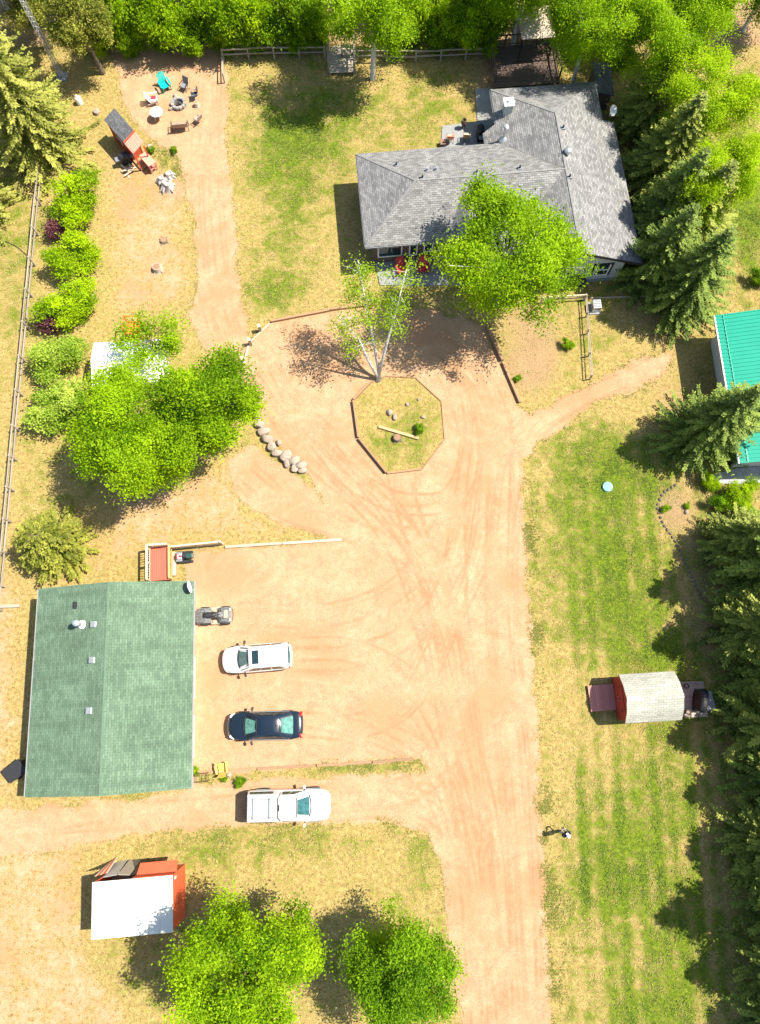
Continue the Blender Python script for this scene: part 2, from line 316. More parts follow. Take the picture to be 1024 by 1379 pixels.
def ground_mat():
    m, t, b, L = nodes('ground_surface')
    at = N(t, 'ShaderNodeAttribute', attribute_name='zones'); sp = N(t, 'ShaderNodeSeparateColor'); L.new(at.outputs['Color'], sp.inputs[0])
    n1 = noise(t, .7, 6, .7); n2 = noise(t, 4, 6, .8); n3 = noise(t, 18, 4, .8); n4 = noise(t, 50, 2, .7); nA = noise(t, .9, 8, .74, 'Object', .4)
    def ma(op, a, b_, c=None):
        q = N(t, 'ShaderNodeMath', operation=op)
        for i, v in enumerate((a, b_, c)):
            if v is None: continue
            if hasattr(v, 'links'): L.new(v, q.inputs[i])
            else: q.inputs[i].default_value = v
        return q.outputs[0]
    def mr(v, a, b_):
        q = N(t, 'ShaderNodeMapRange', interpolation_type='SMOOTHSTEP'); L.new(v, q.inputs[0]); q.inputs[1].default_value = a; q.inputs[2].default_value = b_; return q.outputs[0]
    def mix(f, a, b_):
        q = N(t, 'ShaderNodeMixRGB'); L.new(f, q.inputs[0]); L.new(a, q.inputs[1]); L.new(b_, q.inputs[2]); return q.outputs[0]
    nf = ma('ADD', ma('MULTIPLY', n2.outputs[0], .55), ma('MULTIPLY', n3.outputs[0], .45))      # ~.5 mean
    dry = ramp(t, [(.36, (.10, .062, .020)), (.45, (.25, .175, .055)), (.53, (.40, .295, .105)), (.63, (.57, .44, .195))]); L.new(nf, dry.inputs[0])
    grn = ramp(t, [(.34, (.026, .052, .004)), (.47, (.08, .125, .008)), (.56, (.175, .225, .018)), (.68, (.36, .345, .06))]); L.new(nf, grn.inputs[0])
    sn = ma('ADD', ma('MULTIPLY', nA.outputs[0], .30), ma('ADD', ma('MULTIPLY', n3.outputs[0], .45), ma('MULTIPLY', n4.outputs[0], .25)))
    soi = ramp(t, [(.36, (.16, .095, .052)), (.5, (.34, .21, .12)), (.64, (.50, .345, .21))]); L.new(sn, soi.inputs[0])
    rd = ramp(t, [(.38, (.21, .117, .061)), (.46, (.355, .212, .116)), (.53, (.435, .272, .156)), (.63, (.545, .372, .232))]); L.new(sn, rd.inputs[0])
    mixn = ma('ADD', ma('MULTIPLY', ma('SUBTRACT', nA.outputs[0], .5), 2.5), ma('MULTIPLY', ma('SUBTRACT', nf, .5), 3.4))
    gf = mr(ma('ADD', sp.outputs[1], mixn), .10, .66)
    base = mix(gf, dry.outputs[0], grn.outputs[0])
    sf = mr(ma('ADD', sp.outputs[2], ma('MULTIPLY', ma('SUBTRACT', nf, .5), 1.6)), .3, .75)
    base = mix(ma('MULTIPLY', sf, .8), base, soi.outputs[0])
    rf = mr(ma('ADD', sp.outputs[0], ma('MULTIPLY', mixn, .45)), .28, .66)
    # reddish worn patches and tyre tracks on the sand
    wn = noise(t, .22, 5, .65); wf = ma('MULTIPLY', mr(wn.outputs[0], .44, .64), .75)
    rdw = N(t, 'ShaderNodeMixRGB'); L.new(wf, rdw.inputs[0]); L.new(rd.outputs[0], rdw.inputs[1]); rdw.inputs[2].default_value = (.38, .195, .098, 1)
    tr = N(t, 'ShaderNodeMixRGB'); L.new(ma('MULTIPLY', ma('MAXIMUM', ma('MULTIPLY_ADD', at.outputs['Alpha'], 2, -1), 0), .8), tr.inputs[0]); L.new(rdw.outputs[0], tr.inputs[1]); tr.inputs[2].default_value = (.27, .152, .076, 1)
    trl = N(t, 'ShaderNodeMixRGB'); L.new(ma('MAXIMUM', ma('MULTIPLY_ADD', at.outputs['Alpha'], -2, 1), 0), trl.inputs[0]); L.new(tr.outputs[0], trl.inputs[1]); trl.inputs[2].default_value = (.60, .44, .28, 1); tr = trl
    base = mix(rf, base, tr.outputs[0])
    sk = mr(n4.outputs[0], .60, .74); dk_ = N(t, 'ShaderNodeMixRGB', blend_type='MULTIPLY'); L.new(ma('MULTIPLY', sk, .55), dk_.inputs[0]); L.new(base, dk_.inputs[1]); dk_.inputs[2].default_value = (.42, .36, .28, 1); base = dk_.outputs[0]
    L.new(base, b.inputs['Base Color']); setin(b, Roughness=.95); b.inputs['Specular IOR Level'].default_value = .1
    hgt = ma('ADD', ma('MULTIPLY', nf, 1.0), ma('MULTIPLY', n4.outputs[0], .3))
    bs = ma('MULTIPLY_ADD', rf, -.45, .85)
    bu = N(t, 'ShaderNodeBump'); setin(bu, Distance=.12); L.new(bs, bu.inputs['Strength']); L.new(hgt, bu.inputs['Height']); L.new(bu.outputs[0], b.inputs['Normal'])
    return m
GM = ground_mat()
g = gridmesh('ground', quads, 0.0); g.data.materials.append(GM)
# driveway: its own finer sheet, with wheel tracks
PATHS = [[(350, 500), (385, 560), (440, 625), (505, 690), (560, 770), (590, 870), (610, 980), (640, 1130), (660, 1379)],
         [(420, 480), (405, 540), (450, 600), (520, 680), (575, 760), (605, 860), (625, 980), (650, 1150), (668, 1379)],
         [(600, 470), (640, 530), (650, 600), (640, 700), (640, 800), (650, 950), (675, 1150), (690, 1379)],
         [(560, 450), (630, 490), (665, 560), (672, 680), (672, 850), (690, 1050), (708, 1379)],
         [(880, 495), (790, 535), (720, 580), (690, 650), (680, 760), (690, 950), (712, 1200), (720, 1379)],
         [(330, 640), (390, 690), (470, 715), (560, 760), (600, 850), (615, 1000), (640, 1200), (650, 1379)],
         [(395, 885), (470, 888), (545, 860), (600, 790), (625, 700), (640, 600)], [(410, 977), (480, 975), (550, 935), (600, 850), (640, 760)],
         [(400, 885), (480, 895), (560, 940), (610, 1040), (640, 1180)], [(412, 978), (490, 990), (560, 1030), (600, 1100), (630, 1220), (650, 1379)],
         [(440, 1085), (520, 1082), (580, 1105), (615, 1180), (640, 1300), (650, 1379)], [(20, 1115), (150, 1100), (280, 1088), (400, 1085), (520, 1070), (590, 1030), (630, 940)],
         [(540, 500), (500, 470), (440, 480), (400, 530), (410, 590), (470, 650), (540, 690), (610, 680), (640, 610), (630, 530), (600, 480)],
         [(283, 110), (284, 250), (296, 400), (320, 470), (370, 520), (430, 610)], [(540, 640), (552, 700), (590, 800)], [(320, 830), (420, 830), (520, 800), (590, 740)]]
def smooth(pts, n=6):
    p = [Vector(q) for q in pts]; p = [p[0] * 2 - p[1]] + p + [p[-1] * 2 - p[-2]]; out = []
    for i in range(1, len(p) - 2):
        for k in range(n):
            t = k / n; out.append(.5 * (2 * p[i] + (p[i + 1] - p[i - 1]) * t + (2 * p[i - 1] - 5 * p[i] + 4 * p[i + 1] - p[i + 2]) * t * t + (3 * p[i] - p[i - 1] - 3 * p[i + 1] + p[i + 2]) * t ** 3))
    return out + [p[-2]]
def fine_drive():
    global gx, gy, roadm, green, soil, track, gz
    keep = (gx, gy, roadm, green, soil, track, gz)
    fx = np.arange(-33.95, 34, .1); fy = np.arange(-20.95, 59.9, .1); X, Y = np.meshgrid(fx, fy)
    def interp(f):
        F = f.reshape(ny, nx)[4:-4, 4:-4]; u = (X + 34) / .2; v = (Y + 21) / .2
        i = np.clip(u.astype(int), 0, F.shape[1] - 2); j = np.clip(v.astype(int), 0, F.shape[0] - 2); a, b = u - i, v - j
        return ((F[j, i] * (1 - a) + F[j, i + 1] * a) * (1 - b) + (F[j + 1, i] * (1 - a) + F[j + 1, i + 1] * a) * b).ravel()
    R_ = interp(road); idf = np.arange(X.size).reshape(X.shape); q = np.stack([idf[:-1, :-1], idf[:-1, 1:], idf[1:, 1:], idf[1:, :-1]], -1).reshape(-1, 4)
    q = q[R_[q].mean(1) > .5]; used = np.unique(q); xu, yu = X.ravel()[used], Y.ravel()[used]; tr = np.zeros(len(used)); rr = random.Random(5)
    for pth in PATHS:
        base = [P(*p_) for p_ in smooth(pth)]
        for c in range(3):
            sh = rr.gauss(0, .45) if c else 0; ph = rr.random() * 6; am = rr.choice([.95, .75, .55, .4, -.18]) if c else .65
            for s_ in (-.76, .76):
                ln = []
                for i, p_ in enumerate(base):
                    d = (base[min(i + 1, len(base) - 1)] - base[max(i - 1, 0)]).normalized(); o_ = s_ + sh + .18 * math.sin(i * .35 + ph); ln.append((p_.x - d.y * o_, p_.y + d.x * o_))
                lo = np.array(ln).min(0) - .6; hi = np.array(ln).max(0) + .6; m_ = (xu > lo[0]) & (xu < hi[0]) & (yu > lo[1]) & (yu < hi[1])
                dd = pdist(ln, xu[m_], yu[m_]); w_ = rr.uniform(.06, .11); pr = np.exp(-(dd / w_) ** 2) * am; tr[m_] = np.where(np.abs(pr) > np.abs(tr[m_]), pr, tr[m_])
    tr *= np.clip(vnoise(xu, yu, 1.6, 71) * 1.7 - .25, 0, 1) * (.5 + vnoise(xu, yu, .25, 72))
    full = np.zeros(X.size); full[used] = np.clip(.5 + .5 * tr, 0, 1)
    roadm, green, soil = interp(roadm), interp(green), interp(soil); gx, gy = X.ravel(), Y.ravel(); track = full; gz = np.zeros(X.size)
    o = gridmesh('driveway', q, .018); o.data.materials.append(GM)
    gx, gy, roadm, green, soil, track, gz = keep
fine_drive()

# grass tufts and weeds: nobody could count them
def tufts(name, n, pick, hmin, hmax, wd, blades, m, jitter=.12):
    fine = np.where((np.abs(gx) < 33.5) & (gy > -20.5) & (gy < 58))[0]
    p = pick[fine]; p = p / p.sum(); s = NR.choice(fine, n, p=p)
    bx = gx[s] + NR.uniform(-jitter, jitter, n); by = gy[s] + NR.uniform(-jitter, jitter, n)
    k = n * blades; X = np.repeat(bx, blades); Y = np.repeat(by, blades); a = NR.uniform(0, 2 * math.pi, k)
    h = NR.uniform(hmin, hmax, k); ln = NR.uniform(.5, 1.4, k) * h; wv = wd * NR.uniform(.6, 1.3, k)
    dx, dy = np.cos(a), np.sin(a)
    v = np.stack([np.stack([X - dy * wv, Y + dx * wv, np.zeros(k)], -1), np.stack([X + dy * wv, Y - dx * wv, np.zeros(k)], -1), np.stack([X + dx * ln, Y + dy * ln, h], -1)], 1)
    tint = np.clip(np.repeat(green[s], blades) * 1.1 + NR.normal(0, .22, k), 0, 1)
    return rawmesh(name, v.reshape(-1, 3), np.arange(3 * k).reshape(-1, 3), tint, m)
def rawmesh(name, v, f, tint, m, parent=None):
    me = bpy.data.meshes.new(name); w_ = f.shape[1]
    me.vertices.add(len(v)); me.vertices.foreach_set('co', v.astype(np.float32).ravel())
    me.loops.add(f.size); me.loops.foreach_set('vertex_index', f.astype(np.int32).ravel())
    me.polygons.add(len(f)); me.polygons.foreach_set('loop_start', np.arange(0, f.size, w_)); me.polygons.foreach_set('loop_total', np.full(len(f), w_))
    if tint is not None: at = me.attributes.new('tint', 'FLOAT', 'FACE'); at.data.foreach_set('value', tint.astype(np.float32))
    me.update(); me.materials.append(m)
    o = bpy.data.objects.new(name, me); COL.objects.link(o); o.parent = parent; return o
def rampleaf(name, stops):
    m, t, b, L = nodes(name); a = N(t, 'ShaderNodeAttribute', attribute_name='tint'); r = ramp(t, stops)
    L.new(a.outputs['Fac'], r.inputs[0]); L.new(r.outputs[0], b.inputs['Base Color']); setin(b, Roughness=.8); b.inputs['Specular IOR Level'].default_value = .15; return m
M_grass = rampleaf('grass_blades', [(0, (.55, .42, .19)), (.3, (.42, .34, .12)), (.6, (.19, .23, .04)), (1, (.08, .14, .02))])
M_weed = rampleaf('weed_leaves', [(0, (.24, .24, .05)), (1, (.09, .15, .02))])
nr = np.clip(1 - roadm * 2.2, 0, 1)
patchy = np.clip((vnoise(gx, gy, .6, 31) - .3) * 2, 0, 1)
o = tufts('dry_grass', 110000, nr * (.15 + green) * (.15 + patchy), .03, .10, .022, 3, M_grass)
struct(o, 'stuff'); tag(o, 'short dry and green grass over the lawns', 'grass')
edge = np.exp(-((road - .42) / .16) ** 2) * patchy * (qy > 100)
for l, s, wd in [([(707, 640), (716, 800), (724, 950), (735, 1150), (750, 1379)], 5, 9), ([(270, 1044), (420, 1037), (560, 1026)], 5, 6), ([(250, 1118), (420, 1112), (550, 1108), (590, 1160), (598, 1230)], 2.2, 16), ([(200, 185), (240, 230)], 3, 8), ([(130, 1120), (250, 1150)], 1.2, 20), ([(50, 1085), (250, 1066)], 1.5, 8)]:
    edge += s * np.exp(-(pdist(l, qx, qy) / (wd * 1.3)) ** 2) * patchy * np.clip((vnoise(gx, gy, 1.7, 33) - .35) * 3, 0.05, 1)
o = tufts('roadside_weeds', 6500, (edge + .02 * (road > .15) * (road < .75)) * (road < .9), .03, .10, .024, 5, M_weed, .15)
struct(o, 'stuff'); tag(o, 'small green weeds scattered along the driveway edges', 'weeds')

# pebbles on the driveway
def pebbles(n):
    fine = np.where((np.abs(gx) < 33.5) & (gy > -20.5) & (gy < 58))[0]; p = (road[fine] > .35) * (.25 + (road[fine] < .8) * 1.0) * (.15 + vnoise(gx[fine], gy[fine], 1.1, 51) ** 2); s = NR.choice(fine, n, p=p / p.sum())
    c = np.stack([gx[s] + NR.uniform(-.1, .1, n), gy[s] + NR.uniform(-.1, .1, n), np.full(n, .012)], -1); r = NR.uniform(.012, .042, n) * NR.uniform(.5, 1.2, n)
    a = NR.uniform(0, 6.28, n); k = np.arange(4) * (math.pi / 2); ang = a[:, None] + k[None]
    base = c[:, None] + np.stack([np.cos(ang) * r[:, None], np.sin(ang) * r[:, None] * .8, np.zeros((n, 4))], -1); top = c + np.stack([r * .2, r * .1, r * .9], -1)
    v = np.concatenate([base, top[:, None]], 1).reshape(-1, 3); i = np.arange(n)[:, None] * 5; f = np.concatenate([np.concatenate([i + j, i + (j + 1) % 4, i + 4], 1) for j in range(4)]); 
    return rawmesh('pebbles', v, f, np.tile(NR.random(n), 4), rampleaf('pebble_stone', [(0, (.14, .09, .055)), (.5, (.33, .22, .14)), (1, (.44, .34, .24))]))
o = pebbles(26000); struct(o, 'stuff'); tag(o, 'loose small stones on the sandy driveway', 'pebbles')

# ------------------------------------------------------------------ rocks
def rock_mesh(seed, flat=.7):
    bm = bmesh.new(); bmesh.ops.create_icosphere(bm, subdivisions=2, radius=1); rr = random.Random(seed)
    pl = [(Vector((rr.gauss(0, 1), rr.gauss(0, 1), rr.gauss(0, .8))).normalized(), rr.uniform(.62, .9)) for _ in range(9)]
    for v in bm.verts:
        for nrm, d in pl:
            q = v.co.dot(nrm)
            if q > d: v.co -= nrm * (q - d)
        v.co *= rr.uniform(.96, 1.04); v.co.z = v.co.z * flat
    for f in bm.faces: f.smooth = True
    me = bpy.data.meshes.new('boulder'); bm.to_mesh(me); bm.free(); me.set_sharp_from_angle(angle=R(28)); me.materials.append(M_stone); return me
ROCKS = [rock_mesh(i) for i in range(6)]
def rock(name, px, py, size, label, cat='boulder', group=None, i=0, parent=None, z=0, sink=.25, pos=None):
    o = bpy.data.objects.new(name, ROCKS[i % 6]); COL.objects.link(o)
    p = pos if pos is not None else P(px, py, z); s = size / 2
    o.location = (p[0], p[1], p[2] + s * .7 * (1 - sink)); o.scale = (s * random.uniform(.95, 1.25), s * random.uniform(.8, 1), s)
    o.rotation_euler = (0, 0, random.uniform(0, 6.28))
    if parent: o.parent = parent
    elif label: tag(o, label, cat, group)
    return o
# ------------------------------------------------------------------ garage (green gable roof)
M_gsh = shingle('green_shingles', (.102, .160, .102), (.150, .222, .142), (.082, .132, .085), stain=.24)
M_hsh = shingle('grey_shingles', (.16, .155, .15), (.29, .282, .27), (.08, .08, .08), stain=.15)
M_wsh = shingle('pale_shingles', (.36, .35, .29), (.50, .48, .40), (.20, .21, .18), stain=.18)
M_dsh = shingle('dark_shingles', (.10, .10, .105), (.17, .17, .175), (.06, .06, .06), stain=.15, w=.28, h=.14)
M_ridge = mat('grey_ridge_shingle', (.19, .185, .18), .9, .3, 6)
M_gridge = mat('green_ridge_shingle', (.105, .165, .105), .9, .2, 6)
M_alu = mat('weathered_aluminium', (.26, .25, .24), .5, .15, 4)
M_cream = mat('cream_siding', (.60, .55, .46), .7, .08, 2)
c, a, W, D = frame([(53, 793), (262, 783), (257, 1060), (33, 1075)], 2.9)
G = thing('garage', 'large garage with green shingled gable roof beside the parked cars', 'garage', c, a)
zE, zR = 2.9, 4.2
def groof(u, v): return zE + (zR - zE) * (1 - abs(u) / (W / 2))
wx, wy = W / 2 - .65, D / 2 - .35
mb = MB().prism([(-wx, -wy), (wx, -wy), (wx, wy), (-wx, wy)], 0, zE - .05)
mb.slab([(-wx, -wy, groof(wx, 0) - .16), (wx, -wy, groof(wx, 0) - .16), (0, -wy, zR - .16)], .2)
for s in (-1, 1): mb.add([(-wx, s * wy, zE - .05), (wx, s * wy, zE - .05), (0, s * wy, zR - .14)], [(0, 1, 2)])
mb.build('wall', M_cream, G)
rw = MB().slab([(-W / 2, -D / 2, zE), (0, -D / 2, zR), (0, D / 2, zR), (-W / 2, D / 2, zE)], .1).build('roof_slope', M_gsh, G)
re = MB().slab([(0.004, -D / 2, zR), (W / 2, -D / 2, zE), (W / 2, D / 2, zE), (0.004, D / 2, zR)], .1).build('roof_slope', M_gsh, G)
MB().beam((0, -D / 2 - .01, zR + .004), (0, D / 2 + .01, zR + .004), .13, .02).build('ridge_cap', M_gridge, G)
for s in (-1, 1):
    beam('gutter', M_alu, G, (s * (W / 2 + .045), -D / 2, zE - .08), (s * (W / 2 + .045), D / 2, zE - .08), .08, .1)
    for e in (-1, 1): beam('barge_board', M_gridge, G, (s * W / 2, e * (D / 2 + .015), zE - .13), (0.0, e * (D / 2 + .015), zR - .13), .025, .18)
for y in (-3.4, .3):
    d = box('garage_door', M_white, G, (wx + .03, y, 1.1), (.06, 2.7, 2.2))
    for k in range(4): box('panel', M_white, d, (wx + .07, y, .28 + k * .54), (.03, 2.6, .48))
d = box('door', M_white, G, (wx + .03, 3.6, 1.02), (.06, .9, 2.04)); box('handle', M_metal, d, (wx + .09, 3.25, 1), (.06, .1, .05))
def loc_of(obj_c, ang, px, py, zf):
    z = zE
    for _ in range(12):
        p = P(px, py, z); q = Matrix.Rotation(-ang, 3, 'Z') @ (Vector((p.x, p.y, 0)) - Vector((obj_c.x, obj_c.y, 0))); z = zf(q.x, q.y)
    return Vector((q.x, q.y, z))
for px, py in [(127, 841), (125, 889), (121, 957)]:
    q = loc_of(c, a, px, py, groof); v = box('roof_vent', M_metal, rw, q + Vector((0, 0, .08)), (.36, .36, .22), bevel=.02)
    box('cap', M_grey, v, q + Vector((0, 0, .21)), (.26, .26, .05))
q = loc_of(c, a, 102, 815, groof); box('skylight', M_black, rw, q + Vector((0, 0, .05)), (.2, .42, .14))
q = loc_of(c, a, 111, 841, groof); v = MB().tube([q - Vector((0, 0, .1)), q + Vector((0, 0, .95))], .12, 12).build('chimney_pipe', M_metal, rw, smooth=40)
MB().lathe([(.2, .9), (.2, .94), (.14, 1.0), (.18, 1.05), (.03, 1.14)], q, 12).build('cap', M_metal, v, smooth=40)
MB().lathe([(.3, -.05), (.26, .06), (.14, .14)], q, 12).build('flashing', M_white, v, smooth=40)
def dish(parent, q, aim, r=.38, name='satellite_dish'):
    mb = MB(); n = 16; M = Vector(aim).normalized().to_track_quat('Z', 'Y').to_matrix(); rings = []
    for rr, z in [(.01, 0), (r * .5, r * .07), (r, r * .26), (r * 1.0, r * .28), (r * .5, r * .1), (.01, r * .03)]:
        rings.append([q + M @ Vector((rr * math.cos(2 * math.pi * k / n) * .85, rr * math.sin(2 * math.pi * k / n), z)) for k in range(n)])
    mb.loft(rings, True, False); d = mb.build(name, M_white, parent, smooth=50)
    MB().tube([q, q - Vector((0, 0, .35)) - Vector(aim).normalized() * .12, q - Vector((0, 0, .6)) - Vector(aim).normalized() * .05], .03, 8).build('mount', M_metal, d)
    MB().tube([q + M @ Vector((0, -r, .1)), q + M @ Vector((0, -r * .3, r * 1.1))], .018, 6).build('feed_arm', M_grey, d); return d
dish(re, Vector((W / 2 - .25, D / 2 - .45, zE + .55)), (.95, .2, .02), .46)

# ------------------------------------------------------------------ house (grey hip roof)
HA = R(5.2); HO = P(492, 333, 3.0); HO.z = 0
Hs = thing('house', 'long grey shingled house with hip roof and dark front wall', 'house', HO, HA)
def hloc(px, py, z): return Matrix.Rotation(-HA, 3, 'Z') @ (Vector((P(px, py, z).x, P(px, py, z).y, 0)) - HO)
zE2, k = 3.0, .4; RX = 14.87; RZ = 4.62
M_hw = mat('brown_siding', (.10, .075, .06), .75, .15, 3); M_hw2 = mat('sage_siding', (.40, .42, .39), .75, .06, 2)
faces = [[(0, 0, zE2), (4, 4, 4.6), (0, 8, zE2)], [(0, 8, zE2), (4, 4, 4.6), (RX, 4, 4.6), (10.8, 8, zE2)], [(4, 4, 4.6), (0, 0, zE2), (10.8, 0, zE2), (RX, 4, 4.6)],
         [(10.8, 8, zE2), (RX, 4, RZ), (RX, 8.85, RZ), (10.8, 12.9, zE2)], [(10.8, 12.9, zE2), (RX, 8.85, RZ), (18.93, 12.9, zE2)],
         [(18.93, 12.9, zE2), (RX, 8.85, RZ), (RX, -2.9, RZ), (19.93, -2.9, 2.6), (19.93, 9.4, 2.6), (18.93, 9.4, zE2)], [(RX, 4, RZ), (10.8, 0, zE2), (10.8, -2.9, zE2), (RX, -2.9, RZ)],
         [(10.8, 9.75, zE2), (10.8, 7.9, zE2), (9.8, 7.9, 2.6), (9.8, 9.3, 2.6)]]
names = ['west_hip', 'roof_slope', 'roof_slope', 'roof_slope', 'north_hip', 'roof_slope', 'roof_slope', 'roof_corner']
RF = [MB().slab([Vector(p) + Vector((0, 0, .003 * i)) for p in f], .14).build('roof_slope', M_hsh, Hs) for i, f in enumerate(faces)]
def hroof(x, y):
    m_ = min(3 + .4 * y, 3 + .4 * (8 - y), 3 + .4 * x); w_ = min(3 + .4 * (x - 10.8), 3 + .4 * (18.93 - x), 3 + .4 * (12.9 - y)); return max(m_, w_) if x > 10.8 else m_
def cap(a_, b_): MB().beam(Vector(a_) + Vector((0, 0, .004)), Vector(b_) + Vector((0, 0, .004)), .13, .02).build('ridge_cap', M_ridge, Hs)
for a_, b_ in [((0, 0, 3), (4, 4, 4.61)), ((0, 8, 3), (4, 4, 4.61)), ((4, 4, 4.61), (RX, 4, 4.62)), ((RX, -2.9, 4.64), (RX, 8.85, 4.64)), ((10.8, 12.9, 3.01), (RX, 8.85, 4.63)), ((18.93, 12.9, 3.01), (RX, 8.85, 4.63))]: cap(a_, b_)
# front porch gable
MB().slab([(7.5, 3.45, 4.38), (7.5, -.7, 4.38), (5.9, -.7, 3.0), (5.9, .05, 3.0)], .1).build('porch_roof_slope', M_hsh, Hs)
MB().slab([(7.505, 3.45, 4.38), (9.1, .05, 3.0), (9.1, -.7, 3.0), (7.505, -.7, 4.38)], .1).build('porch_roof_slope', M_hsh, Hs)
MB().add([(6.1, -.45, 2.95), (8.9, -.45, 2.95), (7.5, -.45, 4.2)], [(0, 1, 2)]).add([(6.1, -.4, 2.95), (8.9, -.4, 2.95), (7.5, -.4, 4.2)], [(0, 1, 2)]).build('porch_gable', M_hw, Hs)
for x in (6.1, 8.9): box('porch_post', M_white, Hs, (x, -.5, 1.5), (.14, .14, 2.9))
MB().prism([(.6, .6), (11.4, .6), (11.4, -2.35), (18.9, -2.35), (18.9, 9), (18.35, 9), (18.35, 12.3), (11.4, 12.3), (11.4, 7.4), (.6, 7.4)], 0, 2.72).build('wall', M_hw, Hs)
g1 = MB().add([(11.38, -2.38, .0), (18.92, -2.38, .0), (18.92, -2.38, 2.9), (RX, -2.38, 4.45), (11.38, -2.38, 2.95)], [(0, 1, 2, 3, 4)]).add([(11.38, -2.34, .0), (18.92, -2.34, .0), (18.92, -2.34, 2.9), (RX, -2.34, 4.45), (11.38, -2.34, 2.95)], [(0, 1, 2, 3, 4)]).build('gable_wall', M_hw2, Hs)
box('plinth', M_conc, Hs, (15.15, -2.43, .12), (7.6, .09, .24))
for a_, b_ in [((-.02, 0, 2.88), (-.02, 8, 2.88)), ((0, -.02, 2.88), (10.7, -.02, 2.88)), ((19.96, -2.9, 2.48), (19.96, 9.4, 2.48)), ((18.96, 9.5, 2.88), (18.96, 12.9, 2.88)), ((10.8, 12.94, 2.88), (18.93, 12.94, 2.88)), ((10.77, 9.8, 2.88), (10.77, 12.9, 2.88)), ((0, 8.03, 2.88), (9.7, 8.03, 2.88))]:
    beam('gutter', M_black if a_[1] < -1 else M_grey, Hs, a_, b_, .08, .12)
for a_, b_ in [((19.93, -2.93, 2.5), (RX, -2.93, 4.52)), ((RX, -2.93, 4.52), (10.8, -2.93, 2.9))]: beam('barge_board', M_black, Hs, a_, b_, .03, .2)
def win(x0, x1, z0, z1, y, panes=1, fm=None, trim=None, axis='y'):
    fm = fm or M_white
    if trim: box('window_trim', trim, Hs, ((x0 + x1) / 2, y - .02, (z0 + z1) / 2), (x1 - x0 + .3, .05, z1 - z0 + .3)); y -= .04
    f = MB(); t_ = .09
    f.box(((x0 + x1) / 2, y - .03, z0), (x1 - x0 + t_, .1, t_)); f.box(((x0 + x1) / 2, y - .03, z1), (x1 - x0 + t_, .1, t_))
    for i in range(panes + 1): f.box((x0 + (x1 - x0) * i / panes, y - .031, (z0 + z1) / 2), (t_, .1, z1 - z0))
    w_ = f.build('window', fm, Hs)
    for i in range(panes):
        xa = x0 + (x1 - x0) * i / panes; xb = x0 + (x1 - x0) * (i + 1) / panes
        box('pane', M_glass, w_, ((xa + xb) / 2, y - .02, (z0 + z1) / 2), (xb - xa - t_, .03, z1 - z0 - t_))
win(1.0, 2.75, .85, 2.0, .6); win(3.35, 3.9, .8, 2.0, .6); win(4.45, 5.65, 1.1, 2.0, .6, 2); win(9.4, 10.9, .9, 2.0, .6, 2)
d = box('front_door', M_redpaint, Hs, (7.5, .57, 1.05), (.95, .06, 2.1)); box('handle', M_metal, d, (7.9, .52, 1.05), (.05, .08, .12))
# tall sash window on the gable wall
box('window_trim', M_black, Hs, (17.35, -2.42, 1.5), (1.5, .05, 1.5))
f = MB(); [f.box((17.35 + s, -2.47, 1.5), (.09, .06, 1.3)) for s in (-.5, .5)]; [f.box((17.35, -2.468, 1.5 + s), (1.09, .06, .09)) for s in (-.62, .05)]
w_ = f.build('window', M_white, Hs); [box('pane', M_glass, w_, (17.35, -2.455, 1.5 + s), (.9, .03, .55)) for s in (-.29, .36)]
for px, py, kind in [(534, 223, 0), (569, 240, 0), (576, 230, 1), (588, 229, 1), (642, 233, 0), (700, 227, 0), (767, 239, 0), (758, 173, 0)]:
    z = 4
    for _ in range(12): q = hloc(px, py, z); z = hroof(q.x, q.y)
    q.z = z; rp = RF[1] if q.x < 11 else RF[5]
    MB().tube([q - Vector((0, 0, .1)), q + Vector((0, 0, .32))], .07, 10).build('vent_pipe', M_black if kind == 0 else M_metal, rp)
    box('flashing', M_grey, rp, q + Vector((0, 0, .05)), (.3, .3, .1))
for px, py, kind in [(764, 207, 't'), (678, 188, 'f'), (683, 150, 's')]:
    z = 4
    for _ in range(12): q = hloc(px, py, z); z = hroof(q.x, q.y)
    q.z = z
    if kind == 't': MB().lathe([(.16, -.05), (.16, .16), (.26, .2), (.3, .34), (.24, .46), (.03, .52)], q, 14).build('turbine_vent', M_metal, RF[5], smooth=50)
    elif kind == 'f':
        v = MB().tube([q - Vector((0, 0, .15)), q + Vector((0, 0, 1.25))], .11, 12).build('chimney_pipe', M_metal, RF[3], smooth=40)
        MB().lathe([(.19, 1.2), (.2, 1.26), (.14, 1.3), (.19, 1.36), (.02, 1.46)], q, 12).build('cap', M_metal, v, smooth=40)
        MB().lathe([(.34, -.1), (.28, .1), (.12, .25)], q, 12).build('flashing', M_metal, v, smooth=40)
    else:
        v = box('chimney_box', M_hw2, RF[3], q + Vector((0, 0, .3)), (.62, .62, 1.1)); box('cap', M_white, v, q + Vector((0, 0, .88)), (.78, .78, .07)); MB().tube([q + Vector((0, 0, .9)), q + Vector((0, 0, 1.15))], .1, 10).build('flue', M_metal, v)
dish(RF[5], Vector((19.55, 9.6, 3.6)), (.3, -.5, .5), .4)

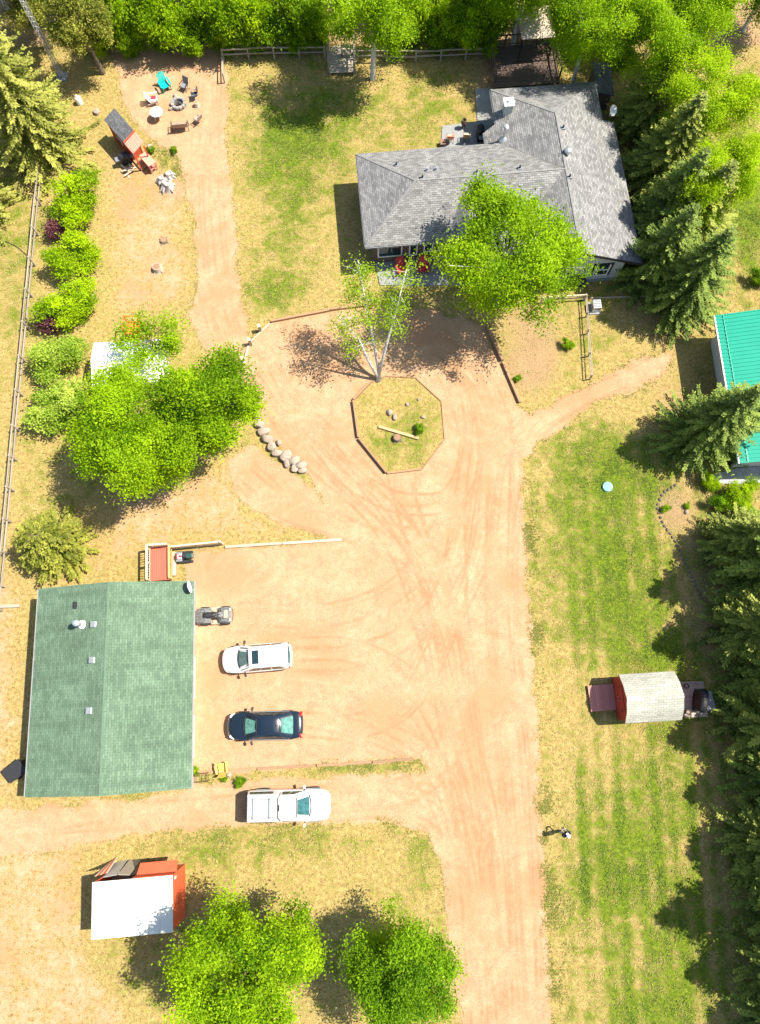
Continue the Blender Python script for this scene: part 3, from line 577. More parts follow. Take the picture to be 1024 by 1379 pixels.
# patios, deck
def flat(name, pts, z0, z1, m, parent=None): return MB().prism([P(x, y, z1) for x, y in pts][::-1], z0, z1).build(name, m, parent, bevel=.01)
struct(flat('front_patio', [(503, 344), (665, 336), (668, 384), (600, 384), (512, 384)], .0, .09, M_conc))
struct(flat('back_patio', [(640, 119), (660, 119), (666, 168), (664, 196), (594, 199), (596, 169), (643, 164)], .0, .09, M_conc))
dk = thing('back_deck', 'dark brown timber deck with railings behind the grey house', 'deck', P(720, 95), HA)
def dl(px, py, z=0.): p = P(px, py, z) - dk.location; return Matrix.Rotation(-HA, 3, 'Z') @ p
x0, x1 = -3.6, 1.7; y0, y1 = -1.9, 2.2
n = 30
for i in range(n):
    y = y0 + (y1 - y0) * (i + .5) / n; box('deck_board', M_brownwood, dk, ((x0 + x1) / 2, y, .5), (x1 - x0, (y1 - y0) / n - .012, .04))
for x in (x0 + .1, 0, x1 - .1):
    for y in (y0 + .1, y1 - .1): box('post', M_brownwood, dk, (x, y, .24), (.14, .14, .47))
def railing(par, a_, b_, z0, h, m, bal=.0, posts=2):
    a_, b_ = Vector((*a_, z0)), Vector((*b_, z0)); L_ = (b_ - a_).length
    for i in range(posts + 1): p = a_.lerp(b_, i / posts); box('post', m, par, (p.x, p.y, z0 + h / 2), (.1, .1, h))
    beam('rail', m, par, a_ + Vector((0, 0, h + .02)), b_ + Vector((0, 0, h + .02)), .14, .04); beam('rail', m, par, a_ + Vector((0, 0, .15)), b_ + Vector((0, 0, .15)), .05, .08)
    if bal:
        for i in range(int(L_ / bal)): p = a_.lerp(b_, (i + .5) / int(L_ / bal)); box('baluster', m, par, (p.x, p.y, z0 + h / 2 + .08), (.035, .035, h - .16))
railing(dk, (x0, y1), (x1, y1), .52, .95, M_brownwood, .35, 4); railing(dk, (x0, y0 + .4), (x0, y1), .52, .95, M_brownwood, .35, 2); railing(dk, (x1, y0 + .4), (x1, y1), .52, .95, M_brownwood, .35, 2)
gz_ = thing('gazebo', 'gazebo with pale tan roof on dark posts over the back deck', 'gazebo', P(712, 75), HA)
pt = [Vector(p) for p in [(-1.25, -1.2, 2.7), (1.45, -1.2, 2.7), (1.45, 2.0, 2.7), (-1.25, 2.0, 2.7)]]; ap = Vector((.1, .4, 3.5))
M_tan = mat('tan_roof_panel', (.46, .36, .29), .6, .2, 4)
for i in range(4): MB().slab([pt[i], pt[(i + 1) % 4], ap], .05).build('roof_panel', M_tan, gz_)
for p in pt: box('post', M_black, gz_, (p.x * .93, p.y * .93 + .03, 1.6), (.1, .1, 2.15))
for i in range(4): beam('beam', M_black, gz_, pt[i] * .93 + Vector((0, .03, .08)), pt[(i + 1) % 4] * .93 + Vector((0, .03, .08)), .08, .12)
cs, as_, ws, ds = frame([(797, 84), (822, 84), (829, 126), (803, 126)], 2.2)
ls = thing('side_shed', 'narrow lean-to shed with dark shingled roof at the house corner', 'shed', cs, as_)
box('wall', M_hw, ls, (0, 0, 1), (ws - .3, ds - .3, 2)); MB().slab([(-ws / 2, -ds / 2, 2.35), (ws / 2, -ds / 2, 2.05), (ws / 2, ds / 2, 2.05), (-ws / 2, ds / 2, 2.35)], .1).build('roof', M_dsh, ls)
box('door', M_brownwood, ls, (0, -ds / 2 + .13, .95), (.8, .05, 1.9))

# ------------------------------------------------------------------ gambrel barn shed on the right lawn
c, a, W, D = frame([(834, 908), (908, 904), (921, 971), (843, 973)], 2.0)
B = thing('barn_shed', 'small red barn shed with pale gambrel roof on the right lawn', 'shed', c, a)
prof = [(-D / 2, 1.9), (-D * .27, 2.5), (0, 2.8), (D * .27, 2.5), (D / 2, 1.9)]
wp = [(-D / 2 + .15, 0)] + [(-D / 2 + .15, 1.85), (-D * .25, 2.38), (0, 2.66), (D * .25, 2.38), (D / 2 - .15, 1.85)] + [(D / 2 - .15, 0)]
MB().loft([[Vector((x, y, z)) for y, z in wp] for x in (-W / 2 + .12, W / 2 - .12)]).build('wall', M_barnred, B)
for i in range(4):
    (ya, za), (yb, zb) = prof[i], prof[i + 1]
    MB().slab([(-W / 2, ya, za), (W / 2, ya, za), (W / 2, yb, zb), (-W / 2, yb, zb)], .06).build('roof_slope', M_wsh, B)
MB().beam((-W / 2, 0, 2.815), (W / 2, 0, 2.815), .3, .025).build('ridge_cap', M_wsh, B)
for s in (-1, 1): MB().loft([[Vector((s * (W / 2 + .01) + e, y, z - q)) for y, z in prof for q in ()] or [Vector((s * (W / 2 - .02) + e, y, z - .04)) for y, z in prof] + [Vector((s * (W / 2 - .02) + e, y, z - .16)) for y, z in prof[::-1]] for e in (0, s * .03)]).build('barge_board', M_barnred, B)
for s in (-1, 1):
    d = box('door', M_barnred, B, (-W / 2 + .1, s * .42, .95), (.05, .8, 1.85)); box('handle', M_metal, d, (-W / 2 + .05, s * .1, 1), (.04, .04, .18)); [box('hinge', M_black, d, (-W / 2 + .065, s * .7, z), (.02, .25, .05)) for z in (.4, 1.5)]
dc, da, dw, dd = frame([(792, 923), (828, 921), (836, 956), (796, 958)], .22)
K = thing('barn_ramp_deck', 'reddish plank deck at the door of the small red barn', 'deck', dc, da)
for i in range(13): x = -dw / 2 + dw * (i + .5) / 13; box('deck_board', M_redwood, K, (x, 0, .2), (dw / 13 - .014, dd, .04))
for y in (-dd / 2 + .06, dd / 2 - .06): box('joist', M_redwood, K, (0, y, .09), (dw - .02, .06, .175))
dc, da, dw, dd = frame([(916, 917), (946, 918), (956, 966), (921, 966)], .2)
K = thing('barn_back_deck', 'small weathered plank deck behind the red barn', 'deck', dc, da)
for i in range(15): y = -dd / 2 + dd * (i + .5) / 15; box('deck_board', M_oldwood, K, (0, y, .18), (dw, dd / 15 - .012, .04))
for x in (-dw / 2 + .1, dw / 2 - .1): box('joist', M_oldwood, K, (x, 0, .08), (.06, dd - .04, .155))
gc = P(939, 943, .2)
K = thing('covered_grill', 'black covered barbecue on the deck behind the red barn', 'barbecue', gc, R(78))
M_cov = mat('black_cover_cloth', (.012, .012, .014), .6, .3, 3, .4)
rg = []
for z, sx, sy in [(0.08, .72, .34), (.5, .7, .32), (.9, .74, .33), (1.1, .6, .24), (1.22, .35, .13), (1.24, .1, .04)]:
    rg.append([Vector((sx * math.copysign(abs(math.cos(t)) ** .6, math.cos(t)), sy * math.copysign(abs(math.sin(t)) ** .6, math.sin(t)), z)) for t in [2 * math.pi * j / 20 for j in range(20)]])
MB().loft(rg).build('cover', M_cov, K, smooth=True)
for x in (-.6, .6):
    for y in (-.24, .24): MB().lathe([(.06, -.02), (.06, .02)], (x, y, .06), 10, 'Y').build('wheel', M_rub, K)
MB().tube([(-.8, 0, .5), (-1.25, .02, .45), (-1.3, .02, .02)], .03, 8).build('side_handle', M_black, K)
K = thing('patio_side_table', 'low grey folding table at the end of the barn back deck', 'table', P(951, 944, .0), R(10))
box('table_top', M_conc, K, (0, 0, .52), (.55, 1.2, .04)); [box('leg', M_grey, K, (x, y, .25), (.04, .04, .5)) for x in (-.2, .2) for y in (-.5, .5)]
for px, py, h, lb in [(923, 924, .28, 'small black planter pot at the north corner of the barn back deck'), (924, 959, .4, 'small black planter pot at the south corner of the barn back deck')]:
    K = thing('planter_pot', lb, 'pot', P(px, py, .2)); MB().lathe([(.1, 0), (.14, h), (.16, h), (.16, h - .03), (.13, h - .05), (.02, h - .06)], (0, 0, 0), 14).build('pot', M_black, K, smooth=40); MB().lathe([(.12, h - .07), (.1, h - .04), (.01, h - .03)], (0, 0, 0), 10).build('soil', M_dirtm, K)

# ------------------------------------------------------------------ red shed with white roof (bottom left)
c, a, W, D = frame([(123, 1187), (232, 1180), (234, 1258), (125, 1263)], 2.7)
S = thing('red_storage_shed', 'red storage shed with flat white metal roof and open front', 'shed', c, a)
M_wroof = mat('white_metal_roof', (.62, .60, .53), .65, .05, 1.5, spec=.15)
xs0, xs1, yA, yB = -W / 2 + .1, W / 2 + .02, -D / 2 + .1, D / 2 + .02
box('wall', M_redpaint, S, (xs1 - .04, (yA + yB) / 2, 1.3), (.08, yB - yA, 2.6)); box('wall', M_redpaint, S, (xs0 + .04, (yA + yB) / 2, 1.3), (.08, yB - yA, 2.6)); box('wall', M_redpaint, S, ((xs0 + xs1) / 2, yA + .04, 1.3), (xs1 - xs0 - .17, .08, 2.6))
box('wall', M_redpaint, S, (xs1 - 1.25, yB - .04, 1.3), (2.3, .08, 2.59)); box('floor', M_oldwood, S, ((xs0 + xs1) / 2, (yA + yB) / 2, .06), (xs1 - xs0 - .2, yB - yA - .2, .1))
npan = 6
for i in range(npan): box('roof_panel', M_wroof, S, (-W / 2 + W * (i + .5) / npan, 0, 2.68 + (i % 2) * .003), (W / npan - .006, D, .05))
for i in range(npan + 1): box('roof_rib', M_wroof, S, (min(max(-W / 2 + W * i / npan, -W / 2 + .03), W / 2 - .03), 0, 2.72), (.04, D - .02, .035))
# hinged red hatch leaning out over the front, sheets leaning in the opening
MB().slab([(xs1 - 2.35, yB + .02, 2.0), (xs1 + .02, yB + .02, 2.0), (xs1 + .02, yB + .6, 1.75), (xs1 - 2.2, yB + .6, 1.75)], .05).build('awning_panel', M_redpaint, S)
box('sign_plate', M_white, S, (xs1 + .005, yB - .25, 2.2), (.02, .16, .3))
M_sheet = mat('corrugated_sheet', (.46, .48, .5), .4, .15, 3, metal=.5)
for i, (x, wd_, m_, rz, nm, lb) in enumerate([(-1.6, .8, M_sheet, .1, 'metal_sheet', 'grey metal sheet leaning furthest left in the red shed front'), (-.75, .7, M_oldwood, -.12, 'plywood_sheet', 'weathered plywood sheet leaning beside grey metal in the red shed front'), (-.1, .5, M_black, .2, 'black_panel', 'black panel leaning in the red shed front')]):
    p = S.matrix_basis @ Vector((0, 0, 0)); q = Matrix.Translation(c) @ Matrix.Rotation(a, 4, 'Z') @ Vector((x, yB + .28, 0))
    o = MB().box((0, 0, 1.0), (wd_, .04, 1.95), 0, ('X', R(12))).build(nm, m_, None); o.location = q; o.rotation_euler = (0, 0, a + rz); tag(o, lb, 'panel')
q = Matrix.Translation(c) @ Matrix.Rotation(a, 4, 'Z') @ Vector((-2.1, yB + .3, 0))
o = thing('lumber_bundle', 'pale and red boards leaning at the corner of the red shed', 'lumber', q, a)
for i in range(5): beam('board', [M_rail, M_redpaint][i % 2], o, (i * .09 - .1, .25 + .05 * i, .02), (i * .05 - .25 + .06 * i, -.1, 2.2 - .15 * i), .1, .03, (0, 1, 0))

# ------------------------------------------------------------------ green metal roof building (right edge)
pA, pB, pC = P(964, 425, 2.8), P(997.5, 624, 2.8), P(1024, 620, 2.8)
ax = math.atan2((pA - pB).y, (pA - pB).x) - R(90)
Gb = thing('green_roof_workshop', 'pale workshop with bright green ribbed metal roof at right edge', 'building', (pB.x, pB.y, 0), ax)
Ln = (pA - pB).length; Wd = 5.2
M_gmet = mat('green_metal', (.012, .28, .185), .35, .06, 1, spec=.5); M_lsid = mat('light_siding', (.5, .5, .48), .7, .08, 2)
MB().slab([(0, 0, 2.8), (Wd, 0, 4.0), (Wd, Ln, 4.0), (0, Ln, 2.8)], .06).build('roof_slope', M_gmet, Gb)
MB().slab([(Wd, 0, 4.0), (2 * Wd, 0, 2.8), (2 * Wd, Ln, 2.8), (Wd, Ln, 4.0)], .06).build('roof_slope', M_gmet, Gb)
nrib = 38
for i in range(nrib + 1):
    y = .04 + (Ln - .08) * i / nrib; beam('roof_rib', M_gmet, Gb, (-.01, y, 2.815), (Wd, y, 4.015), .09, .05)
beam('eave_flashing', M_gmet, Gb, (.45, 0, 2.93), (.45, Ln, 2.93), .05, .06)
beam('gutter', M_white, Gb, (-.06, 0, 2.72), (-.06, Ln, 2.72), .1, .12)
MB().prism([(.8, .6), (2 * Wd - .8, .6), (2 * Wd - .8, Ln - .6), (.8, Ln - .6)], 0, 2.82).build('wall', M_lsid, Gb)
MB().add([(.8, .6, 2.8), (2 * Wd - .8, .6, 2.8), (Wd, .6, 3.85)], [(0, 1, 2)]).build('gable', M_lsid, Gb)
box('door', M_brownwood, Gb, (.77, 1.2, 1), (.06, .9, 2)); w_ = box('window', M_white, Gb, (.77, 8, 1.4), (.06, 1.1, 1)); box('pane', M_glass, w_, (.74, 8, 1.4), (.03, .9, .8))
M_grav = mat('grey_gravel', (.33, .33, .34), .95, .45, 16, .8)
struct(flat('gravel_strip', [(955, 640), (995, 630), (1060, 626), (1060, 648), (985, 652), (958, 650)], 0, .03, M_grav))
# ------------------------------------------------------------------ trees
LM = {'bright': leafmat('bright_leaves', (.088, .188, .003), (.37, .53, .012)), 'mid': leafmat('mid_leaves', (.064, .152, .004), (.27, .44, .014)), 'dark': leafmat('dark_leaves', (.04, .095, .008), (.14, .27, .022)),
      'lime': leafmat('lime_leaves', (.14, .25, .003), (.46, .60, .012)), 'purple': leafmat('purple_leaves', (.06, .02, .03), (.20, .075, .08), .2), 'blossom': leafmat('blossom_leaves', (.13, .24, .008), (.50, .59, .10)),
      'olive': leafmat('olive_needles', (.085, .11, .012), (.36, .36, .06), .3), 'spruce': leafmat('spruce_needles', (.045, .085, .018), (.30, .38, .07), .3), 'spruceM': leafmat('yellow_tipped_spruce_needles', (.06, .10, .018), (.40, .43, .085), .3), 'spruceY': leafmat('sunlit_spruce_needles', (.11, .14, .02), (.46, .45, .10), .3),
      'pale': leafmat('pale_birch_leaves', (.12, .21, .006), (.38, .52, .03))}
def leaf_quads(C, size, up=.6, asp=.62, rng=NR):
    n = len(C); nrm = rng.normal(0, 1, (n, 3)); nrm[:, 2] = np.abs(nrm[:, 2]) + up; nrm /= np.linalg.norm(nrm, axis=1)[:, None]
    a = np.cross(nrm, rng.normal(0, 1, (n, 3))); a /= np.linalg.norm(a, axis=1)[:, None]; b = np.cross(nrm, a)
    s = (size * rng.uniform(.6, 1.35, n))[:, None]
    v = np.stack([C - a * s, C - b * s * asp + nrm * s * .15, C + a * s, C + b * s * asp + nrm * s * .15], 1).reshape(-1, 3)
    return v, np.arange(4 * n).reshape(-1, 4)
def crown_points(Rr, hz, nclump, per, spread, rng, hollow=.45, droop=0., low=-1., lobes=5):
    """leaf positions relative to crown centre: lobed ellipsoid filled with clumps"""
    lc = []; nl_ = lobes * 4
    while len(lc) < nl_:
        d = rng.normal(0, 1, 3); d /= np.linalg.norm(d)
        if d[2] < low: continue
        lc.append((d * rng.uniform(.45, .82) * np.array([Rr, Rr, hz]), rng.uniform(.17, .34), rng.normal(0, .17)))
    cl = []; lt = []
    for i in range(nclump):
        if i % 9 == 0:
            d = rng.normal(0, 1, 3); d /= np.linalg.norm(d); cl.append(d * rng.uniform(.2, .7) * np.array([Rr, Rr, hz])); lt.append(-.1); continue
        c0, lr, l0 = lc[rng.integers(nl_)]; lt.append(l0); d = rng.normal(0, 1, 3); d[2] += .25; d /= np.linalg.norm(d)
        cl.append(c0 * (1.16 if rng.random() < .05 else 1) + d * lr * rng.uniform(.55, 1.1) * np.array([Rr, Rr, hz]))
    cl = np.array(cl); m = rng.integers(int(per * .5), int(per * 1.5), nclump)
    idx = np.repeat(np.arange(nclump), m); sp = spread * rng.uniform(.6, 1.3, nclump)[idx][:, None]
    off = rng.normal(0, 1, (len(idx), 3)) * sp * np.array([1, 1, .62])
    off[:, 2] -= droop * np.hypot(off[:, 0], off[:, 1])
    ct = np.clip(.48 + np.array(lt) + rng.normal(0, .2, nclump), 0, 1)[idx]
    return cl[idx] + off, np.clip(ct + rng.normal(0, .13, len(idx)), 0, 1), cl
def limbs(cl, zc, base_h, tr, n, rng, bark, parent=None, stems=None):
    mb = MB(); sel = cl[rng.choice(len(cl), min(n, len(cl)), replace=False)]
    top = Vector((0, 0, zc * 1.02))
    trunk = [Vector((0, 0, -.1)), Vector((.05 * zc * .3, 0, base_h)), Vector((-.04 * zc * .3, .03 * zc, zc * .75)), top]
    mb.tube([trunk[0], trunk[0] + Vector((0, 0, .3)), trunk[1], trunk[2], top], [tr * 1.35, tr, tr * .85, tr * .55, tr * .25], 9)
    for i, q in enumerate(sel):
        e = Vector((q[0], q[1], zc + q[2])); t = min(.95, max(.25, rng.uniform(.3, .9))); s0 = trunk[1].lerp(top, t * .8)
        if s0.z > e.z + 1: s0 = trunk[1]
        md = s0.lerp(e, .5) + Vector((rng.normal(0, .15), rng.normal(0, .15), .25)); r0 = tr * .42 * (1 - t * .4)
        mb.tube([s0, md, e], [r0, r0 * .6, .015], 6, False)
    return mb.build('trunk', bark, parent, smooth=True)
PROTO = {}
def tree_meshes(key, Rr, hz, zc, nclump, per, spread, leaf, size, bark, tr=.18, nl=16, hollow=.45, droop=0, low=-1., seed=1, lobes=5, base_h=None):
    rng = np.random.default_rng(seed)
    pts, tint, cl = crown_points(Rr, hz, nclump, per, spread, rng, hollow, droop, low, lobes)
    pts = pts + np.array([0, 0, zc]); ok = pts[:, 2] > .12; pts, tint = pts[ok], tint[ok]
    v, f = leaf_quads(pts, size, rng=rng)
    cr = rawmesh('crown', v, f, tint, LM[leaf]); tk = limbs(cl, zc, base_h or max(.3, zc - hz * .9), tr, nl, rng, bark)
    return tk, cr
def plant(name, label, cat, loc, parts, rz=0, sc=(1, 1, 1), group=None, leaf=None, tilt=(0, 0)):
    """a tree thing from prototype parts; first use takes the objects, later uses copies share mesh data"""
    t = thing(name, label, cat, loc, rz, group); t.rotation_euler = (tilt[0], tilt[1], rz)
    for p in parts:
        isc = p.name.startswith('crown'); alt = bool(leaf) and isc and p.data.materials[0] != LM[leaf]
        if p.parent is None and not p.get('used') and not alt: o = p; p['used'] = 1
        else:
            o = p.copy()
            if 'used' in o: del o['used']
            COL.objects.link(o)
        o.parent = t; o.scale = sc
        if alt:
            ky = (p.data.name, leaf)
            if ky not in PROTO: PROTO[ky] = p.data.copy(); PROTO[ky].materials[0] = LM[leaf]
            o.data = PROTO[ky]
    return t
def conifer(key, h, r, whorls, nb, leaf, seed, droop=.28, z0=.35, twig=.34, dens=1.0, power=.85):
    rng = np.random.default_rng(seed); A = []; Bv = []; Wd = []; T = []; mb = MB()
    mb.tube([(0, 0, -.1), (0, 0, .4), (0, 0, h * .5), (0, 0, h)], [.026 * h, .02 * h, .012 * h, .012], 8)
    for i in range(whorls):
        fz = (i + rng.uniform(-.2, .2)) / whorls; z = z0 + (h - z0) * np.clip(fz, 0, 1); Lb = r * (1 - np.clip(fz, 0, .995)) ** power + .15
        for k_ in range(nb):
            az = 2 * math.pi * (k_ / nb) + rng.uniform(-.35, .35) + i * 1.1; ln = Lb * rng.uniform(.68, 1.12); dr = droop * rng.uniform(.6, 1.3) * (1 - fz * .9); bt = np.clip(.45 + rng.normal(0, .2), 0, 1)
            d = np.array([math.cos(az), math.sin(az), 0]); sd = np.array([-d[1], d[0], 0]); n = max(4, int(ln * 11 * dens))
            if i % 2 == 0: mb.tube([(0, 0, z), tuple(d * ln * .85 + np.array([0, 0, z - dr * ln * .6]))], [.03, .008], 4, False)
            for j in range(n):
                s = (j + rng.random()) / n; p = d * ln * (.12 + .88 * s) + np.array([0, 0, z - dr * ln * s * (1 - .25 * s) + .12 * ln * s ** 3])
                for sg in (-1, 1):
                    tl = twig * (1.15 - .75 * s) * rng.uniform(.6, 1.25) * min(1.3, .35 + ln * .4); ang = rng.uniform(.5, 1.1)
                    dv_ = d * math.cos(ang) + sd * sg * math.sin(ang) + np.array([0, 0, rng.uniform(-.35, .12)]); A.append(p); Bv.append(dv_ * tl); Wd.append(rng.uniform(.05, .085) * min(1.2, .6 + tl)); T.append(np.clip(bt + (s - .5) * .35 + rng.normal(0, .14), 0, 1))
    A = np.array(A); Bv = np.array(Bv); Wd = np.array(Wd)[:, None]; sdv = np.cross(Bv, rng.normal(0, .45, Bv.shape) + np.array([0, 0, 1])); sdv /= np.linalg.norm(sdv, axis=1)[:, None] + 1e-9
    v = np.stack([A, A + Bv * .55 - sdv * Wd, A + Bv, A + Bv * .55 + sdv * Wd], 1).reshape(-1, 3); f = np.arange(4 * len(A)).reshape(-1, 4)
    cr = rawmesh('crown', v, f, np.array(T), LM[leaf]); tk = mb.build('trunk', M_bark, None, smooth=True); return [tk, cr]

# --- deciduous prototypes
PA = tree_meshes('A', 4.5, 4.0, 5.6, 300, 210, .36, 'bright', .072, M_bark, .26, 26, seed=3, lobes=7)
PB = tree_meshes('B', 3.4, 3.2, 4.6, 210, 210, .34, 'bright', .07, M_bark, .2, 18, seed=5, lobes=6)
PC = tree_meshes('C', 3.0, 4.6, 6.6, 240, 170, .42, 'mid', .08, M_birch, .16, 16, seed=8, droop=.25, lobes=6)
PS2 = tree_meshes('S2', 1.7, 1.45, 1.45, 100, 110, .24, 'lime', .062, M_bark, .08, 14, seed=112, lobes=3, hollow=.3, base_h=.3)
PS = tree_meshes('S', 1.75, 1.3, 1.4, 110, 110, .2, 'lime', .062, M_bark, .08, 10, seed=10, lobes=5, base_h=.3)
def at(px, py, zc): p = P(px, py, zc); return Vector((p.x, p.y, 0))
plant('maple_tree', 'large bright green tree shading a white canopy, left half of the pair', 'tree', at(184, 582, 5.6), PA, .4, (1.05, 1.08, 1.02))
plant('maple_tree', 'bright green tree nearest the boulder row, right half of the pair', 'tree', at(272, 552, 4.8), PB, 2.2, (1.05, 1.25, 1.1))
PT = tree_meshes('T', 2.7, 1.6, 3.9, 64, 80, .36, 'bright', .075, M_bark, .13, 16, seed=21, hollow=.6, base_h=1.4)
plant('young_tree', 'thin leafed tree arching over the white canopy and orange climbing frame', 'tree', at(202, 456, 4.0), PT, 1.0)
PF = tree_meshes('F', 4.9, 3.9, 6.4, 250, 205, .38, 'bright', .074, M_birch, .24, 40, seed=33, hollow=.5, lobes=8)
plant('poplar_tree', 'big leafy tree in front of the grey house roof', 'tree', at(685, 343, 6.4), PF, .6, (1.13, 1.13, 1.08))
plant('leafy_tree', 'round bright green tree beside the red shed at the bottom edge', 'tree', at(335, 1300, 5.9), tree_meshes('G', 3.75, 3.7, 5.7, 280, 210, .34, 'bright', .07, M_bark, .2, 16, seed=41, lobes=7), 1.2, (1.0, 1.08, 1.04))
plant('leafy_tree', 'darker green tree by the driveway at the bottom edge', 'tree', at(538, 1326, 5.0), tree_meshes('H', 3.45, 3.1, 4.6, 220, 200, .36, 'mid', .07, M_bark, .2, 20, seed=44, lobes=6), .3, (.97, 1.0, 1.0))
# shrub row along the left fence
for i, (px, py, s, lf, lb) in enumerate([(98, 268, 1.06, 'lime', 'lime green shrub at the top end of the left fence'), (92, 342, 1.0, 'lime', 'lime green shrub between the two purple bushes, upper one'), (86, 409, 1.04, 'lime', 'lime green shrub just above the lower purple bush'),
                                         (72, 478, 1.02, 'blossom', 'pale blossoming shrub just below the lower purple bush'), (84, 545, 1.14, 'blossom', 'pale blossoming shrub against the big shade tree')]):
    plant('garden_shrub', lb, 'shrub', at(px + 4, py, 1.5), (PS, PS2)[i % 2], i * 1.3, (s * random.uniform(1.15, 1.4), s * random.uniform(1.25, 1.4), s * random.uniform(.9, 1.25)), 'shrubs along the left fence', lf)
PP = tree_meshes('P', .95, .8, .9, 34, 70, .22, 'purple', .07, M_bark, .05, 8, seed=15, base_h=.2)
plant('purple_bush', 'small purple leaved bush near the top of the left fence', 'bush', at(70, 308, .9), PP, 0, (1, 1, 1), 'purple bushes')
plant('purple_bush', 'small purple leaved bush halfway down the left fence', 'bush', at(64, 438, .9), PP, 2, (.95, .95, .95), 'purple bushes')
# birch in the round bed: three pale stems, thin crown
def birch_multi():
    rng = np.random.default_rng(77); base = P(510, 513); t = thing('birch_tree', 'three stemmed white birch with thin crown at the round bed', 'tree', base)
    tips = [(455, 425, 5.4), (482, 350, 8.0), (548, 362, 7.6)]
    mb = MB(); cl = []
    for i, (px, py, z) in enumerate(tips):
        e = P(px, py, z) - base; s0 = Vector((rng.uniform(-.16, .16), rng.uniform(-.1, .1), -.05))
        m1 = s0.lerp(e, .3) + Vector((0, 0, .5)); m2 = s0.lerp(e, .65) + Vector((rng.normal(0, .15), rng.normal(0, .1), .45)); r_ = .10 
        mb.tube([s0, m1, m2, e], [r_ * 1.2, r_, r_ * .6, .02], 8)
        for k_ in range(20):
            f_ = rng.uniform(.42, 1.0); q = (m1.lerp(m2, f_ / .65) if f_ < .65 else m2.lerp(e, (f_ - .65) / .35)); d = Vector((rng.normal(0, 1), rng.normal(0, 1), rng.normal(.25, .4))).normalized() * rng.uniform(.5, 1.5)
            mb.tube([q, q + d * .5 + Vector((0, 0, .1)), q + d], [r_ * .22, r_ * .14, .006], 5, False)
            if rng.random() < (.95 if i != 0 else .8): cl.append(q + d)
            if rng.random() < (.7 if i != 0 else .5): cl.append(q + d * .6)
    mb.build('trunk', M_birch, t, smooth=True)
    cl = np.array([tuple(c_) for c_ in cl]); m = rng.integers(20, 110, len(cl)); ix = np.repeat(np.arange(len(cl)), m)
    pts = cl[ix] + rng.normal(0, 1, (len(ix), 3)) * .33; v, f = leaf_quads(pts, .068, rng=rng)
    rawmesh('crown', v, f, np.clip(.5 + rng.normal(0, .25, len(ix)), 0, 1), LM['pale'], t)
birch_multi()
# --- conifers
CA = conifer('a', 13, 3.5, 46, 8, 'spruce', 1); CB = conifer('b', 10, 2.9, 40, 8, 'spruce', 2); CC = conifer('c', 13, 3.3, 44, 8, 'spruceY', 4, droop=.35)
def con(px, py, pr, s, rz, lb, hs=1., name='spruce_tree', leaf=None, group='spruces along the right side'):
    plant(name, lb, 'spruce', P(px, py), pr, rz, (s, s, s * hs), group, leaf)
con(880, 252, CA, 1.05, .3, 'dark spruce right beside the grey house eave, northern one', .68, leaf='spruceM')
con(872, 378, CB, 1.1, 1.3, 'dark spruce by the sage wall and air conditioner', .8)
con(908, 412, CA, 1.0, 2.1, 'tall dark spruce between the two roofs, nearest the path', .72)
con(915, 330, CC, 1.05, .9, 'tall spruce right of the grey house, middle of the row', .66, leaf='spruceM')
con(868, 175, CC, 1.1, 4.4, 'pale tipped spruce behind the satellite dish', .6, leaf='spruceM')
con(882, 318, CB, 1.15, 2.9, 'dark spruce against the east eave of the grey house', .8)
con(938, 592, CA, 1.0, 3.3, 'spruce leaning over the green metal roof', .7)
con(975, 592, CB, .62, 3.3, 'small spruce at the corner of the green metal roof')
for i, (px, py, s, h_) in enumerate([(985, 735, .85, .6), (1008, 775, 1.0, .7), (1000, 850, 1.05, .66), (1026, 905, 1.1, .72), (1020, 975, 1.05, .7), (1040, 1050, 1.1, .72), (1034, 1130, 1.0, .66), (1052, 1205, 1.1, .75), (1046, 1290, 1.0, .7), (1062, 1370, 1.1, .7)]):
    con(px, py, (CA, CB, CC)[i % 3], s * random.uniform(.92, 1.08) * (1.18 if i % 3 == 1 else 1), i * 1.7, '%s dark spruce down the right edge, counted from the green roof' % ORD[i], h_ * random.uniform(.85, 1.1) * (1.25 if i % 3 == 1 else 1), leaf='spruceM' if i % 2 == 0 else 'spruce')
con(62, 205, CC, 1.3, .6, 'large spruce with sunlit yellowish needles in the top left corner', group=None)
con(-22, 290, CC, 1.0, 2.6, 'spruce half outside the left edge near the fence top', group=None)
# brown cones near the tip of the corner spruce are needles of their own colour
PN = tree_meshes('N', 2.0, 1.9, 2.9, 150, 130, .2, 'olive', .055, M_bark, .16, 12, seed=51, hollow=.3, lobes=6, base_h=.5)
CD = conifer('d', 4.6, 2.7, 20, 9, 'olive', 9, droop=.12, twig=.42, power=.6)
plant('pine_tree', 'yellowish pine at the lower end of the left fence', 'pine', P(82, 738), CD, .5)
plant('pine_tree', 'yellowish pine beside the lattice mast at the top left', 'pine', at(118, 52, 3.2), PN, 2.5, (1.25, 1.25, 1.7))
